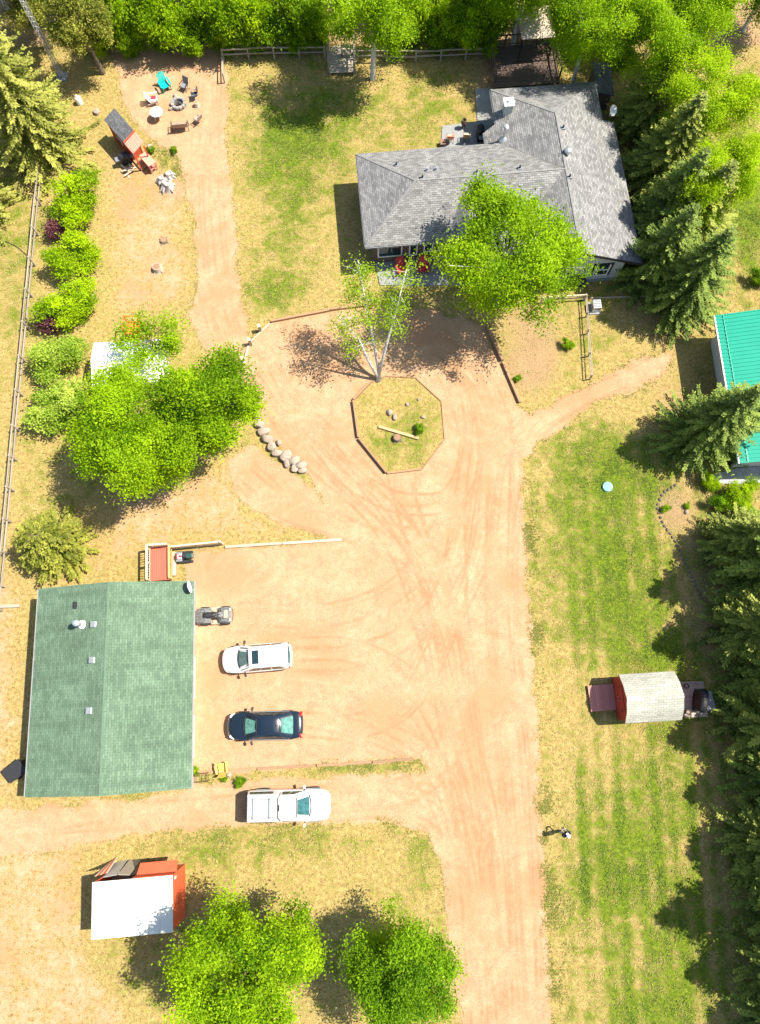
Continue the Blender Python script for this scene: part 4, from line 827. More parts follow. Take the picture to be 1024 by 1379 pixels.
# --- woods along the top
i = 0
W1 = [(150, 56, 'bright', 1.3), (186, 62, 'bright', 1.4), (224, 56, 'lime', 1.5), (262, 62, 'bright', 1.45), (300, 58, 'bright', 1.5), (340, 62, 'lime', 1.4), (380, 60, 'bright', 1.5), (420, 56, 'bright', 1.35), (548, 60, 'bright', 1.4), (586, 62, 'lime', 1.3), (622, 60, 'bright', 1.4), (652, 58, 'bright', 1.3), (752, 48, 'bright', 1.4), (790, 44, 'lime', 1.4), (826, 66, 'bright', 1.5)]
for i, (px, py, lf, s) in enumerate(W1):
    plant('forest_tree', '%s low leafy tree from the left along the front of the wood' % ORD[i], 'tree', P(px, py), PS, i * 1.9, (s, s, s * random.uniform(1.2, 1.6)), 'low trees along the front of the wood', lf)
i = 0
for i, (px, py, s, lf) in enumerate([(140, 74, .55, 'lime'), (178, 74, .75, 'bright'), (222, 70, .7, 'bright'), (262, 72, .8, 'bright'), (306, 70, .8, 'bright'), (350, 68, .75, 'mid'), (395, 70, .75, 'bright'), (432, 66, .6, 'bright'), (538, 72, .7, 'bright'), (590, 72, .75, 'mid'), (630, 70, .7, 'bright'), (658, 74, .6, 'bright'), (785, 66, .7, 'bright'), (832, 96, .7, 'mid')]):
    plant('undergrowth_bush', '%s bush from the left at the foot of the wood' % ORD[i], 'bush', P(px, py), PS, i * 2.3, (s, s, s * 1.2), 'bushes at the foot of the wood', lf)
W2 = [(10, 12), (45, 0), (130, 10), (180, 8), (225, 14), (268, 6), (312, 12), (355, 4), (400, 10), (445, 6), (548, 12), (592, 6), (635, 12), (712, -4), (800, 6), (850, 12)]
for i, (px, py) in enumerate(W2):
    s = random.uniform(.85, 1.1); plant('forest_tree', '%s forest tree from the left in the rear row of the top wood' % ORD[i], 'tree', P(px, py), PC, i * 2.7, (s, s, s * random.uniform(.75, 1.0)), 'rear trees of the top wood', ['mid', 'bright', 'bright'][i % 3])
PW = tree_meshes('W', 4.0, 4.6, 7.2, 260, 200, .4, 'bright', .072, M_birch, .2, 16, seed=61, droop=.5, lobes=6)
plant('birch_tree', 'white trunked birch beside the wooden footbridge at the top', 'tree', P(502, 106), PW, 0, (1.05, 1.05, .98))
plant('birch_tree', 'leafy birch overhanging the gazebo roof', 'tree', P(690, 66), PW, 2.0, (.95, .95, .92))
plant('birch_tree', 'weeping birch at the top right beyond the house', 'tree', P(896, 96), PW, 3.5, (.95, .95, 1.0))
plant('birch_tree', 'bright birch right of the spruce row, upper one', 'tree', at(955, 140, 6), PW, 4.5, (.8, .9, .8), leaf='lime')
plant('birch_tree', 'bright birch right of the spruce row, lower one', 'tree', at(968, 245, 5.5), PW, 5.5, (.62, .85, .75), leaf='lime')
plant('birch_tree', 'leafy birch at the top edge between the gazebo and the spruces', 'tree', at(800, 20, 7), PW, 1.2, (.85, .85, .9))
plant('birch_tree', 'leafy birch in the top edge right of the dark side shed', 'tree', at(905, 45, 7), PW, 2.9, (.85, .85, .9))
plant('pine_tree', 'yellowish pine cut by the top edge left of the mast', 'pine', at(36, 2, 4), PN, 4, (1.5, 1.5, 1.8))
con(-8, 118, CC, .95, 4.6, 'spruce cut by the left edge above the large corner spruce', group=None)
plant('forest_tree', 'leafy tree in the top right corner', 'tree', P(1000, 42), PC, 1, (1, 1, .8), None, 'mid')
# low plants
for i, (px, py, s, lf, lb) in enumerate([(988, 672, .75, 'lime', 'lime shrub below the gravel by the green roof'), (952, 652, .42, 'lime', 'small round lime shrub nearest the gravel strip'), (967, 680, .5, 'mid', 'green shrub left of the lime shrub by the green roof'), (1003, 712, .75, 'mid', 'green shrub above the dark spruces at the right edge'), (972, 714, .5, 'dark', 'low dark shrub at the top of the right garden bed'),
                                         (895, 686, .2, 'bright', 'small plant at the bend of the garden bed edging'), (924, 682, .15, 'bright', 'tiny plant inside the right garden bed'), (763, 467, .3, 'bright', 'bushy plant in the bare plot below the house'), (696, 512, .2, 'mid', 'small plant by the timber edge of the bare plot'), (565, 580, .26, 'mid', 'dark green plant beside the beam in the round bed'),
                                         (263, 1037, .24, 'bright', 'small bush at the south east corner of the garage'), (325, 1052, .24, 'mid', 'low bush in the rock strip above the pickup'), (302, 1047, .16, 'mid', 'tiny bush among pale rocks by the yellow chair'), (1018, 380, .5, 'mid', 'bush at the top corner of the green metal roof'), (205, 205, .2, 'mid', 'weed clump beside the red table'), (236, 205, .2, 'mid', 'weed clump by the fire pit path')]):
    plant('small_shrub', lb, 'shrub', P(px, py), PS, i * 1.1, (s, s, s), None, lf)
# ------------------------------------------------------------------ vehicles (x forward)
def paint(name, col, rough=.25):
    m = mat(name, col, rough, .03, 1.5, spec=.5); m.node_tree.nodes['Principled BSDF'].inputs['Coat Weight'].default_value = .6; m.node_tree.nodes['Principled BSDF'].inputs['Coat Roughness'].default_value = .06; return m
M_carwhite = paint('white_car_paint', (.60, .59, .56)); M_carblue = paint('navy_car_paint', (.006, .013, .022)); M_teal = mat('tinted_car_glass', (.025, .095, .095), .05, .6, 4, spec=.7)
M_green_gl = mat('lit_cabin_tint_glass', (.09, .23, .185), .06, .6, 4, spec=.7); M_red_l = mat('red_lamp', (.45, .01, .012), .2, .1, 4); M_lamp = mat('clear_lamp', (.6, .62, .64), .12, .1, 4); M_rim = mat('alloy_rim', (.5, .5, .52), .3, .1, 4, metal=.8)  # sedan glass: lit interior behind it painted in as a paler green
def ring(x, hw, zb, zs, zt):
    h = [(-hw * .9, zb), (-hw * .99, zb + .14), (-hw, (zb + zs) / 2), (-hw * .985, zs - .06), (-hw * .93, zs), (-hw * .62, zs + (zt - zs) * .75), (-hw * .25, zt)]
    return [Vector((x, y, z)) for y, z in h] + [Vector((x, -y, z)) for y, z in h[::-1]]
def wheel(par, x, y, r, wd):
    t = MB().lathe([(r * .62, -wd / 2), (r * .93, -wd / 2), (r, -wd * .35), (r, wd * .35), (r * .93, wd / 2), (r * .62, wd / 2)], (x, y, r), 20, 'Y').build('wheel', M_rub, par, smooth=40)
    MB().lathe([(.02, -wd * .44), (r * .2, -wd * .46), (r * .62, -wd * .36), (r * .62, wd * .36), (r * .2, wd * .46), (.02, wd * .44)], (x, y, r), 12, 'Y').build('rim', M_rim, t, smooth=30); return t
def glassq(name, par, q, m, ins=(.06, .08), off=.012, n=6, bow=0):
    a, b, c_, d = [Vector(p) for p in q]; nr_ = (b - a).cross(d - a).normalized(); mb = MB(); vs = []; 
    for i in range(n + 1):
        for j in range(n + 1):
            u = ins[0] + (1 - 2 * ins[0]) * i / n; v = ins[1] + (1 - 2 * ins[1]) * j / n
            vs.append(a.lerp(b, u).lerp(d.lerp(c_, u), v) + nr_ * (off + bow * 4 * (i / n) * (1 - i / n)))
    mb.add(vs, [(i * (n + 1) + j, (i + 1) * (n + 1) + j, (i + 1) * (n + 1) + j + 1, i * (n + 1) + j + 1) for i in range(n) for j in range(n)])
    vs2 = [v - nr_ * .006 for v in vs]; mb.add(vs2, [(j + i * (n + 1), j + 1 + i * (n + 1), j + 1 + (i + 1) * (n + 1), j + (i + 1) * (n + 1)) for i in range(n) for j in range(n)])
    return mb.build(name, m, par)
def cabin(par, bf, br, rf, rr, hb, hr, zb, zr, m, gm, rgm=None, side=((.04, .47), (.53, .95)), crown=.04):
    """bf/br belt front/rear x, rf/rr roof front/rear x"""
    B4 = [Vector((bf, -hb * .9, zb)), Vector((bf, hb * .9, zb)), Vector((br, hb * .9, zb)), Vector((br, -hb * .9, zb))]
    def outline(xf, xr, h, z, c=.2): return [Vector(p) for p in [(xf, -h + c * 1.6, z), (xf, h - c * 1.6, z), (xf - c, h, z), (xr + c, h, z), (xr, h - c, z), (xr, -h + c, z), (xr + c, -h, z), (xf - c, -h, z)]]
    rings = [outline(bf, br, hb, zb - .08), outline(bf, br, hb, zb), outline(rf + .02, rr - .02, hr + .02, zr - .05), outline(rf - .08, rr + .08, hr - .06, zr), outline((rf + rr) / 2 + .3, (rf + rr) / 2 - .3, hr * .45, zr + crown, .05)]
    cb = MB().loft(rings).build('cabin', m, par, smooth=35)
    MB().tube([(bf - .02, -hb * .72, zb + .04), (bf + .07, -hb * .4, zb + .06), (bf + .1, 0, zb + .065), (bf + .07, hb * .4, zb + .06), (bf - .02, hb * .72, zb + .04)], .035, 6).build('wiper_cowl', M_black, par)
    beam('header_strip', M_black, par, (rf + .03, -hr * .8, zr - .025), (rf + .03, hr * .8, zr - .025), .05, .03); beam('rear_header_strip', M_black, par, (rr - .03, -hr * .8, zr - .025), (rr - .03, hr * .8, zr - .025), .05, .03)
    for s_ in (-1, 1): beam('pillar_trim', M_black, par, (bf - .06, s_ * (hb - .1), zb + .05), (rf - .03, s_ * (hr - .06), zr - .02), .035, .03)
    zt = zr - .05; r1 = rings[1]; r2 = rings[2]
    glassq('windshield', par, [r1[0], r1[1], r2[1], r2[0]], gm, (.0, .06), .016, bow=.09)
    glassq('rear_window', par, [r1[4], r1[5], r2[5], r2[4]], rgm or gm, (.04, .10), .016, bow=.06)
    for s, (i0, i1) in ((1, (2, 3)), (-1, (7, 6))):
        for u0, u1 in side:
            a, b = r1[i0].lerp(r1[i1], u0), r1[i0].lerp(r1[i1], u1); c_, d = r2[i0].lerp(r2[i1], u1), r2[i0].lerp(r2[i1], u0)
            glassq('side_window', par, [a, b, c_, d] if s > 0 else [b, a, d, c_], M_glass, (.02, .14), .012)
    return cb
def mirrors(par, x, hw, z, m):
    for s in (-1, 1): mm = box('mirror', m, par, (x - .03, s * (hw + .16), z), (.14, .22, .15), s * .25, .03); beam('mirror_arm', M_black, mm, (x, s * (hw - .06), z - .05), (x, s * (hw + .1), z - .03), .06, .05)
def car(name, label, px, py, rz, st, m, hw, wheels, r, zg=.022):
    p = P(px, py, .7); t = thing(name, label, 'car', (p.x, p.y, zg), rz)
    MB().loft([ring(*s) for s in st]).build('body', m, t, smooth=True, sub=2)
    for x in wheels:
        for s in (-1, 1): wheel(t, x, s * (hw - .12), r, .22); MB().lathe([(r * 1.14, -.01), (r * 1.14, .01)], (x, s * (hw + .002), r + .03), 20, 'Y').build('wheel_arch', M_black, t)
    return t
# white SUV, nose to the left (rear direction +4.5 deg)
t = car('suv_car', 'white suv with dark sunroof parked nearest the quad bike', 347, 886, R(184.8), [(2.32, .22, .38, .6, .66), (2.27, .46, .32, .67, .74), (2.14, .66, .27, .75, .83), (1.92, .79, .24, .83, .91), (1.6, .87, .22, .89, .98), (1.0, .9, .2, .95, 1.04), (.4, .91, .2, .98, 1.06), (-1.4, .91, .2, 1.0, 1.06), (-1.95, .87, .24, 1.0, 1.05), (-2.18, .77, .3, .95, 1.0), (-2.28, .5, .4, .85, .9)], M_carwhite, .9, (1.4, -1.3), .34)
cabin(t, 1.12, -2.16, .42, -1.82, .84, .66, 1.0, 1.64, M_carwhite, M_teal, None, ((.1, .36), (.38, .64), (.67, .93)))
mirrors(t, .78, .9, 1.05, M_black); MB().tube([(1.98, -.7, .93), (1.2, -.76, 1.02)], .012, 5).build('hood_seam', M_grey, t); MB().tube([(1.98, .7, .93), (1.2, .76, 1.02)], .012, 5).build('hood_seam', M_grey, t)
box('sunroof', M_glass, t, (-.02, 0, 1.672), (.42, .86, .02), bevel=.008)
for s in (-1, 1): MB().tube([(.2, s * .6, 1.68), (.1, s * .6, 1.73), (-1.5, s * .6, 1.73), (-1.62, s * .6, 1.67)], .022, 6).build('roof_rail', M_grey, t); box('headlight', M_lamp, t, (2.0, s * .64, .74), (.3, .16, .12), s * -.75, .04); box('tail_light', M_red_l, t, (-2.1, s * .74, .84), (.12, .16, .26), 0, .03)
box('bumper', M_grey, t, (2.26, 0, .4), (.1, .7, .12), 0, .04); box('spoiler', M_carwhite, t, (-1.95, 0, 1.63), (.28, 1.15, .04), 0, .015); box('number_plate', M_white, t, (-2.275, 0, .7), (.02, .4, .14))
# dark blue sedan, nose left
t = car('sedan_car', 'dark navy sedan parked between the white suv and the timber edging', 358, 977, R(181.5), [(2.5, .2, .36, .52, .57), (2.45, .44, .3, .58, .64), (2.3, .65, .24, .65, .73), (2.05, .79, .21, .72, .8), (1.7, .87, .2, .79, .88), (1.1, .9, .18, .86, .95), (.4, .91, .18, .9, .98), (-1.3, .91, .18, .93, 1.0), (-1.9, .88, .2, .95, 1.03), (-2.2, .8, .28, .92, 1.02), (-2.36, .62, .36, .86, .94), (-2.41, .36, .42, .8, .86)], M_carblue, .9, (1.45, -1.35), .33)
cabin(t, 1.25, -1.85, .45, -.98, .83, .6, .93, 1.43, M_carblue, M_green_gl, M_green_gl, ((.1, .36), (.38, .62), (.65, .84)))
mirrors(t, .85, .9, .98, M_black); MB().loft([[Vector((x, y, z)) for x, y, z in r_] for r_ in [[(-.72, -.02, 1.46), (-.72, .02, 1.46), (-.9, .02, 1.44), (-.9, -.02, 1.44)], [(-.82, -.008, 1.55), (-.82, .008, 1.55), (-.9, .008, 1.54), (-.9, -.008, 1.54)]]]).build('aerial_fin', M_black, t)
for s in (-1, 1):
    box('headlight', M_lamp, t, (2.14, s * .66, .64), (.36, .18, .12), s * -.55, .04); box('tail_light', M_red_l, t, (-2.27, s * .68, .87), (.16, .3, .18), s * .35, .04)
    beam('window_chrome', M_metal, t, (1.0, s * .86, .95), (-1.55, s * .86, .97), .02, .03)
MB().tube([(2.2, -.75, .6), (2.4, -.45, .58), (2.43, 0, .57), (2.4, .45, .58), (2.2, .75, .6)], .025, 6).build('chrome_trim', M_metal, t); box('number_plate', M_white, t, (-2.38, 0, .68), (.02, .4, .14))
# white pickup with canopy, nose right
p = P(388, 1085, .9); t = thing('pickup_truck', 'white pickup truck with canopy parked below the timber edging', 'truck', (p.x, p.y, .022), R(1.6)); t.scale = (.96, 1, 1)
st = [(2.74, .4, .44, .74, .82), (2.68, .66, .4, .86, .95), (2.5, .84, .36, .95, 1.05), (2.2, .93, .32, 1.0, 1.11), (1.3, .95, .3, 1.06, 1.16), (.9, .95, .3, 1.08, 1.14), (-.55, .95, .3, 1.1, 1.14), (-2.45, .95, .34, 1.1, 1.14), (-2.6, .93, .4, 1.08, 1.12), (-2.62, .85, .5, 1.0, 1.05)]
MB().loft([ring(*s) for s in st]).build('body', M_carwhite, t, smooth=True, sub=2)
for x in (1.65, -1.6):
    for s in (-1, 1): wheel(t, x, s * .86, .39, .26); box('fender_flare', M_grey, t, (x, s * .965, .78), (1.0, .05, .12), 0, .02)
cabin(t, 1.42, -.62, .62, -.52, .88, .71, 1.08, 1.72, M_carwhite, M_teal, None, ((.06, .5), (.55, .93)))
rg = [[Vector(p) for p in [(-.5 - e, -h, z), (-.5 - e, h, z), (-2.55 + e, h, z), (-2.55 + e, -h, z)]] for e, h, z in [(0, .9, 1.08), (0, .9, 1.2), (.05, .78, 1.66), (.12, .7, 1.74)]]
cn = MB().loft(rg).build('canopy', M_carwhite, t, bevel=.03)
for s in (-1, 1):
    q = [Vector((-.82, s * .9, 1.2)), Vector((-2.42, s * .9, 1.2)), Vector((-2.4, s * .79, 1.62)), Vector((-.84, s * .79, 1.62))]
    glassq('side_window', cn, q if s > 0 else [q[1], q[0], q[3], q[2]], M_glass, (.03, .12), .03)
    beam('rack_track', M_grey, cn, (-.75, s * .52, 1.77), (-2.35, s * .52, 1.77), .05, .06)
glassq('rear_window', cn, [Vector((-2.55, .88, 1.2)), Vector((-2.55, -.88, 1.2)), Vector((-2.5, -.76, 1.64)), Vector((-2.5, .76, 1.64))], M_glass, (.05, .1), .03)
for x in (-1.05, -2.1): beam('crossbar', M_grey, cn, (x, -.62, 1.83), (x, .62, 1.83), .055, .035); [box('foot', M_black, cn, (x, s * .52, 1.80), (.07, .05, .06)) for s in (-1, 1)]
mirrors(t, 1.12, .95, 1.18, M_carwhite)
for s in (-1, 1): box('headlight', M_lamp, t, (2.5, s * .72, .84), (.24, .16, .18), s * -.7, .03); box('tail_light', M_red_l, t, (-2.6, s * .84, .9), (.06, .12, .34), 0, .02); box('washer_nozzle', M_black, t, (2.2, s * .62, 1.11), (.1, .05, .02))
box('grille', M_black, t, (2.65, 0, .78), (.05, .9, .22), 0, .02); box('bumper', M_metal, t, (2.68, 0, .5), (.14, 1.1, .2), 0, .05); box('rear_bumper', M_black, t, (-2.68, 0, .52), (.16, 1.7, .16), 0, .04); box('hood_vent', M_grey, t, (2.5, 0, 1.08), (.03, .8, .02)); box('canopy_gap', M_black, t, (-.53, 0, 1.745), (.035, 1.25, .03)); box('third_brake_light', M_black, t, (-.45, 0, 1.755), (.04, .36, .06))
# quad bike, nose right
p = P(289, 829, .5); t = thing('quad_bike', 'muddy grey quad bike with racks parked by the garage eave', 'quad bike', (p.x, p.y, .022), R(2.5))
M_atv = mat('muddy_atv_plastic', (.13, .13, .125), .6, .7, 9); M_mud = mat('mud_splashed_plastic', (.40, .32, .22), .8, .4, 6)
for x in (.72, -.66):
    for s in (-1, 1): wheel(t, x, s * .46, .31, .27)
def shell(name, pts, hw, m, par, th=.04):
    r1_ = [[Vector((x, y * hw, z - abs(y) ** 3 * .12)) for y in (-1, -.8, -.4, 0, .4, .8, 1)] for x, z in pts]
    mb = MB(); n = len(pts); up = [v for r_ in r1_ for v in r_]; dn = [v - Vector((0, 0, th)) for v in up]
    mb.loft(r1_, False, False); mb.loft([[v - Vector((0, 0, th)) for v in r_] for r_ in r1_], False, False); return mb.build(name, m, par, smooth=True)
shell('front_fender', [(1.12, .62), (.98, .76), (.72, .84), (.42, .8), (.28, .6)], .5, M_atv, t); shell('rear_fender', [(-.2, .6), (-.36, .78), (-.7, .84), (-1.0, .8), (-1.14, .66)], .5, M_atv, t)
MB().loft([[Vector((x, s * w_ * k_, z - (1 - k_) * 0)) for s, k_, z in ((-1, 1, zb), (-1, .8, zt), (1, .8, zt), (1, 1, zb))] for x, w_, zb, zt in [(.9, .2, .4, .9), (.4, .2, .4, 1.0), (.1, .17, .4, .92), (-.5, .24, .4, .9), (-.9, .22, .5, .85)]]).build('body', M_atv, t, bevel=.03)
MB().loft([[Vector((x, s * w_, z)) for s, z in ((-1, zz), (-.7, zz + .12), (.7, zz + .12), (1, zz))] for x, w_, zz in [(.22, .1, .9), (.0, .17, .86), (-.4, .21, .86), (-.62, .18, .9)]]).build('seat', M_black, t, smooth=True)
MB().tube([(.3, -.42, 1.1), (.38, -.15, 1.12), (.38, .15, 1.12), (.3, .42, 1.1)], .02, 8).build('handlebar', M_black, t); MB().tube([(.38, 0, 1.12), (.55, 0, .8)], .03, 8).build('steering_column', M_black, t)
for nm, xa, xb, z in (('front_rack', .58, 1.08, .95), ('rear_rack', -1.1, -.5, .95)):
    rk = MB()
    for y in (-.42, -.21, 0, .21, .42): rk.tube([(xa, y, z), (xb, y, z)], .014, 6)
    for x in (xa, xb): rk.tube([(x, -.44, z), (x, .44, z)], .014, 6)
    for x in (xa, xb):
        for y in (-.3, .3): rk.tube([(x, y, z), (x, y, z - .2)], .014, 6)
    rk.build(nm, M_grey, t)
for s in (-1, 1): box('footwell', M_mud, t, (.05, s * .42, .32), (.56, .3, .04), 0, .01); box('headlight', M_lamp, t, (1.08, s * .32, .72), (.08, .16, .1), 0, .02)
box('cargo_box', M_mud, t, (.86, 0, 1.0), (.28, .5, .06), 0, .02); MB().tube([(1.2, -.4, .5), (1.26, 0, .52), (1.2, .4, .5)], .03, 8).build('bumper', M_black, t)
# ride-on mower
p = P(249, 750, .3); t = thing('ride_on_mower', 'small dark ride-on mower with red seat under the ramp railing', 'mower', (p.x, p.y, .022), R(5))
for x, r_ in ((.42, .14), (-.36, .2)):
    for s in (-1, 1): wheel(t, x, s * .32, r_, .14)
box('mower_deck', M_black, t, (.04, 0, .16), (.62, .84, .12), 0, .04); box('hood', mat('dark_green_hood', (.02, .06, .05), .4, .2, 4), t, (.38, 0, .46), (.5, .36, .28), 0, .06); box('chassis', M_black, t, (0, 0, .3), (1.1, .28, .12)); box('rear_fender', M_grey, t, (-.34, 0, .46), (.44, .66, .06), 0, .02)
s_ = box('seat', M_white, t, (-.26, 0, .55), (.3, .34, .08), 0, .03); box('seat_stripe', M_red_l, s_, (-.24, 0, .6), (.14, .16, .02)); box('seat_back', M_red_l, s_, (-.42, 0, .66), (.07, .34, .26), 0, .02)
MB().tube([(.14, 0, .4), (.06, 0, .72)], .02, 6).build('steering_column', M_black, t); MB().lathe([(.13, .7), (.15, .715), (.13, .73)], (.06, 0, 0), 14).build('steering_wheel', M_black, t)

# ------------------------------------------------------------------ ramp porch north of the garage
c, a, W, D = frame([(203, 737), (227, 735), (229, 781), (203, 782)], .8)
t = thing('entry_porch', 'red floored porch with pale railing at the garage north wall', 'porch', c, a)
for i in range(9): x = -W / 2 + W * (i + .5) / 9; box('deck_board', wood('red_porch_boards', (.44, .10, .06), var=.15), t, (x, 0, .8), (W / 9 - .01, D, .04))
for x in (-W / 2 + .08, W / 2 - .08):
    for y in (-D / 2 + .08, 0, D / 2 - .08): box('post', M_redwood, t, (x, y, .39), (.1, .1, .78))
railing(t, (-W / 2, -D / 2), (-W / 2, D / 2), .82, .8, M_rail, .16, 2); railing(t, (-W / 2 + .1, D / 2 - .02), (W / 2, D / 2 - .02), .82, .8, M_rail, .16, 1)
M_yel = wood('yellow_pine', (.58, .36, .14))
railing(t, (W / 2 + .06, -D / 2 + .1), (W / 2 + .06, D / 2 - .1), .3, .75, M_yel, .14, 1)
box('step', M_rail, t, (W / 2 + .2, 0, .28), (.24, D * .7, .04)); box('step_riser', M_redwood, t, (W / 2 + .2, 0, .13), (.2, D * .66, .25))
t = thing('ramp_railing', 'pale slatted railing between the porch and low timber edging', 'railing', P(232, 740), 0)
a_, b_ = Vector((0, 0, 0)), P(301, 733) - P(232, 740)
n = 26
for i in range(n): p = a_.lerp(b_, (i + .5) / n); box('baluster', M_rail, t, (p.x, p.y, .52), (.04, .05, .8), .1)
for z in (.16, .95): beam('rail', M_rail, t, a_ + Vector((0, 0, z)), b_ + Vector((0, 0, z)), .12 if z > .5 else .06, .06)
for f_ in (0.01, .5, .99): p = a_.lerp(b_, f_); box('post', M_rail, t, (p.x, p.y, .5), (.12, .12, 1.0), .1)
p = a_.lerp(b_, .99); MB().lathe([(.07, 1.0), (.085, 1.04), (.05, 1.1), (.01, 1.12)], (p.x, p.y, 0), 12).build('post_cap', M_white, t)

# ------------------------------------------------------------------ timbers
def timber(px0, px1, z, wd, ht, lb, m=None, name='landscape_timber', group='landscape timbers'):
    a_, b_ = P(*px0), P(*px1); d = b_ - a_; o = MB().beam((0, 0, 0), (d.length, 0, 0), wd, ht).build(name, m or M_timber, None, bevel=.012)
    o.location = (a_.x, a_.y, z + ht / 2 - .03); o.rotation_euler = (0, 0, math.atan2(d.y, d.x)); return tag(o, lb, 'timber', group)
ob = thing('round_bed_edging', 'eight sided timber edging around the planted island in the driveway', 'edging', P(540, 575))
for i in range(len(octg)):
    a_, b_ = P(*octg[i]), P(*octg[(i + 1) % len(octg)])
    h_ = .34 if i in (0, 1, 8) else (.18 if i == 2 else .10)
    d = (b_ - a_).normalized() * .04; beam('timber', M_timber, ob, a_ + d - P(540, 575) + Vector((0, 0, h_ / 2 - .02)), b_ - d - P(540, 575) + Vector((0, 0, h_ / 2 - .02)), .13 if h_ > .12 else .08, h_)
timber((510, 575), (564, 591), 0.02, .2, .18, 'pale squared beam lying across the round bed', wood('tan_timber', (.42, .27, .13)), 'beam', None)
timber((366, 434), (444, 419), 0, .16, .3, 'timber edging the turnaround, left of the birch crown')
timber((446, 418), (505, 411), 0, .16, .3, 'timber edging the turnaround behind the birch crown')
timber((336, 463), (364, 436), 0, .14, .16, 'short pale timber at the corner of the turnaround', M_rail)
timber((329, 492), (335, 466), 0, .14, .16, 'short timber along the left of the turnaround', M_rail)
timber((655, 441), (676, 487), 0, .18, .4, 'upper timber of the bank below the big front tree')
timber((677, 489), (700, 543), 0, .18, .32, 'lower timber of the bank below the big front tree')
timber((304, 737), (380, 732), 0, .18, .2, 'low pale timber right of the ramp railing', M_rail)
timber((381, 732), (460, 727), 0, .18, .16, 'far low pale timber at the top of the parking area', M_rail)
for i, (q0, q1) in enumerate([((268, 1041), (345, 1035)), ((347, 1035), (425, 1031)), ((427, 1031), (500, 1026)), ((502, 1026), (556, 1022))]): timber(q0, q1, 0, .16, .14, '%s timber from the garage along the parking edge' % ORD[i])
timber((0, 817), (28, 816), 0, .22, .22, 'grey log lying at the end of the left fence', M_oldwood, 'log', None)
for i, (px, py, lb) in enumerate([(351, 446, 'short wooden bollard nearest the turnaround timber'), (338, 464, 'short wooden bollard left of the other by the turnaround'), (328, 486, 'short wooden stake beside the boulder end of the turnaround')]):
    t = thing('bollard', lb, 'bollard', P(px, py), .3); box('post', M_oldwood, t, (0, 0, .4 if i < 2 else .25), (.2, .26, .86 if i < 2 else .5)); box('cap', M_rail, t, (0, 0, .84 if i < 2 else .51), (.22, .28, .03))
DARKROCKS = [ROCKS[i].copy() for i in range(3)]
for q in DARKROCKS: q.materials[0] = mat('dark_edging_stone', (.13, .11, .08), .9, .4, 5)
# garden bed edging, right
bl = [P(*q) for q in [(912, 652), (893, 664), (885, 682), (893, 706), (908, 726), (922, 756), (938, 792), (948, 815)]]
t = thing('garden_edging', 'curved dark stone edging of the right garden bed', 'edging', bl[0])
i = 0
for p0, p1 in zip(bl[:-1], bl[1:]):
    n = max(2, int((p1 - p0).length / .28))
    for k_ in range(n): p = p0.lerp(p1, (k_ + .5) / n) - bl[0]; o = bpy.data.objects.new('stone', DARKROCKS[k_ % 3]); COL.objects.link(o); o.parent = t; o.location = (p.x, p.y, .05); o.scale = (.14, .11, .13); o.rotation_euler = (0, 0, random.random() * 6)
# plot fence (thin rails) and gate panel near the air conditioner
def fence(name, lb, pts, h, n_rails, m, step, rw=.07, pw=.1, group=None):
    pw_ = [P(*q) for q in pts]; t = thing(name, lb, 'fence', pw_[0], 0, group); o_ = pw_[0]
    for p0, p1 in zip(pw_[:-1], pw_[1:]):
        L_ = (p1 - p0).length; n = max(1, round(L_ / step)); ang = math.atan2((p1 - p0).y, (p1 - p0).x)
        for i in range(n):
            q0, q1 = p0.lerp(p1, i / n) - o_, p0.lerp(p1, (i + 1) / n) - o_
            box('post', m, t, (q0.x, q0.y, h / 2), (pw, pw, h), ang)
            for r_ in range(n_rails): z = h * (.92 - .42 * r_) + random.uniform(-.03, .03); beam('rail', m, t, q0 + Vector((0, 0, z)) , q1 + Vector((0, 0, z + random.uniform(-.03, .03))), rw * .8, rw)
    q = pw_[-1] - o_; box('post', m, t, (q.x, q.y, h / 2), (pw, pw, h), 0); return t
fence('rail_fence', 'long weathered post and rail fence down the left side', [(60, 238), (44, 400), (27, 580), (8, 790), (4, 822)], 1.2, 2, M_oldwood, 2.5, .1, .13)
fence('rail_fence', 'weathered rail fence along the wood, left of the footbridge', [(302, 82), (370, 79), (438, 78)], 1.15, 2, M_oldwood, 2.0, .1, .12)
fence('rail_fence', 'weathered rail fence along the wood, right of the birch trunk', [(482, 84), (560, 84), (660, 80)], 1.15, 2, M_oldwood, 2.2, .1, .12)
fence('rail_fence', 'weathered rail fence piece behind the gazebo', [(742, 76), (800, 72)], 1.15, 2, M_oldwood, 2.0, .1, .12)
fence('rail_fence', 'short rail fence end beside the fire pit yard', [(302, 82), (303, 112)], 1.0, 2, M_oldwood, 1.8, .08, .1)
fence('plot_fence', 'thin timber fence down the right side of the bare plot', [(787, 405), (790, 450), (794, 511)], .8, 2, M_oldwood, 1.6, .06, .09)
fence('plot_fence', 'pale low fence panel across the top of the bare plot', [(728, 408), (786, 404)], .8, 2, M_rail, 1.6, .1, .1)
timber((794, 402), (870, 399), .0, .1, .12, 'thin timber on the ground below the sage wall', M_rail)
# air conditioner
t = thing('air_conditioner', 'air conditioner box on a pale pad beside the plot fence', 'air conditioner', P(800, 416), R(4)); box('pad', M_conc, t, (0, 0, .05), (.85, 1.0, .1)); box('housing', M_metal, t, (.05, .03, .4), (.62, .72, .62), 0, .03)
for i in range(5): box('louvre', M_grey, t, (.05, -.24 + i * .135, .73), (.5, .06, .04))

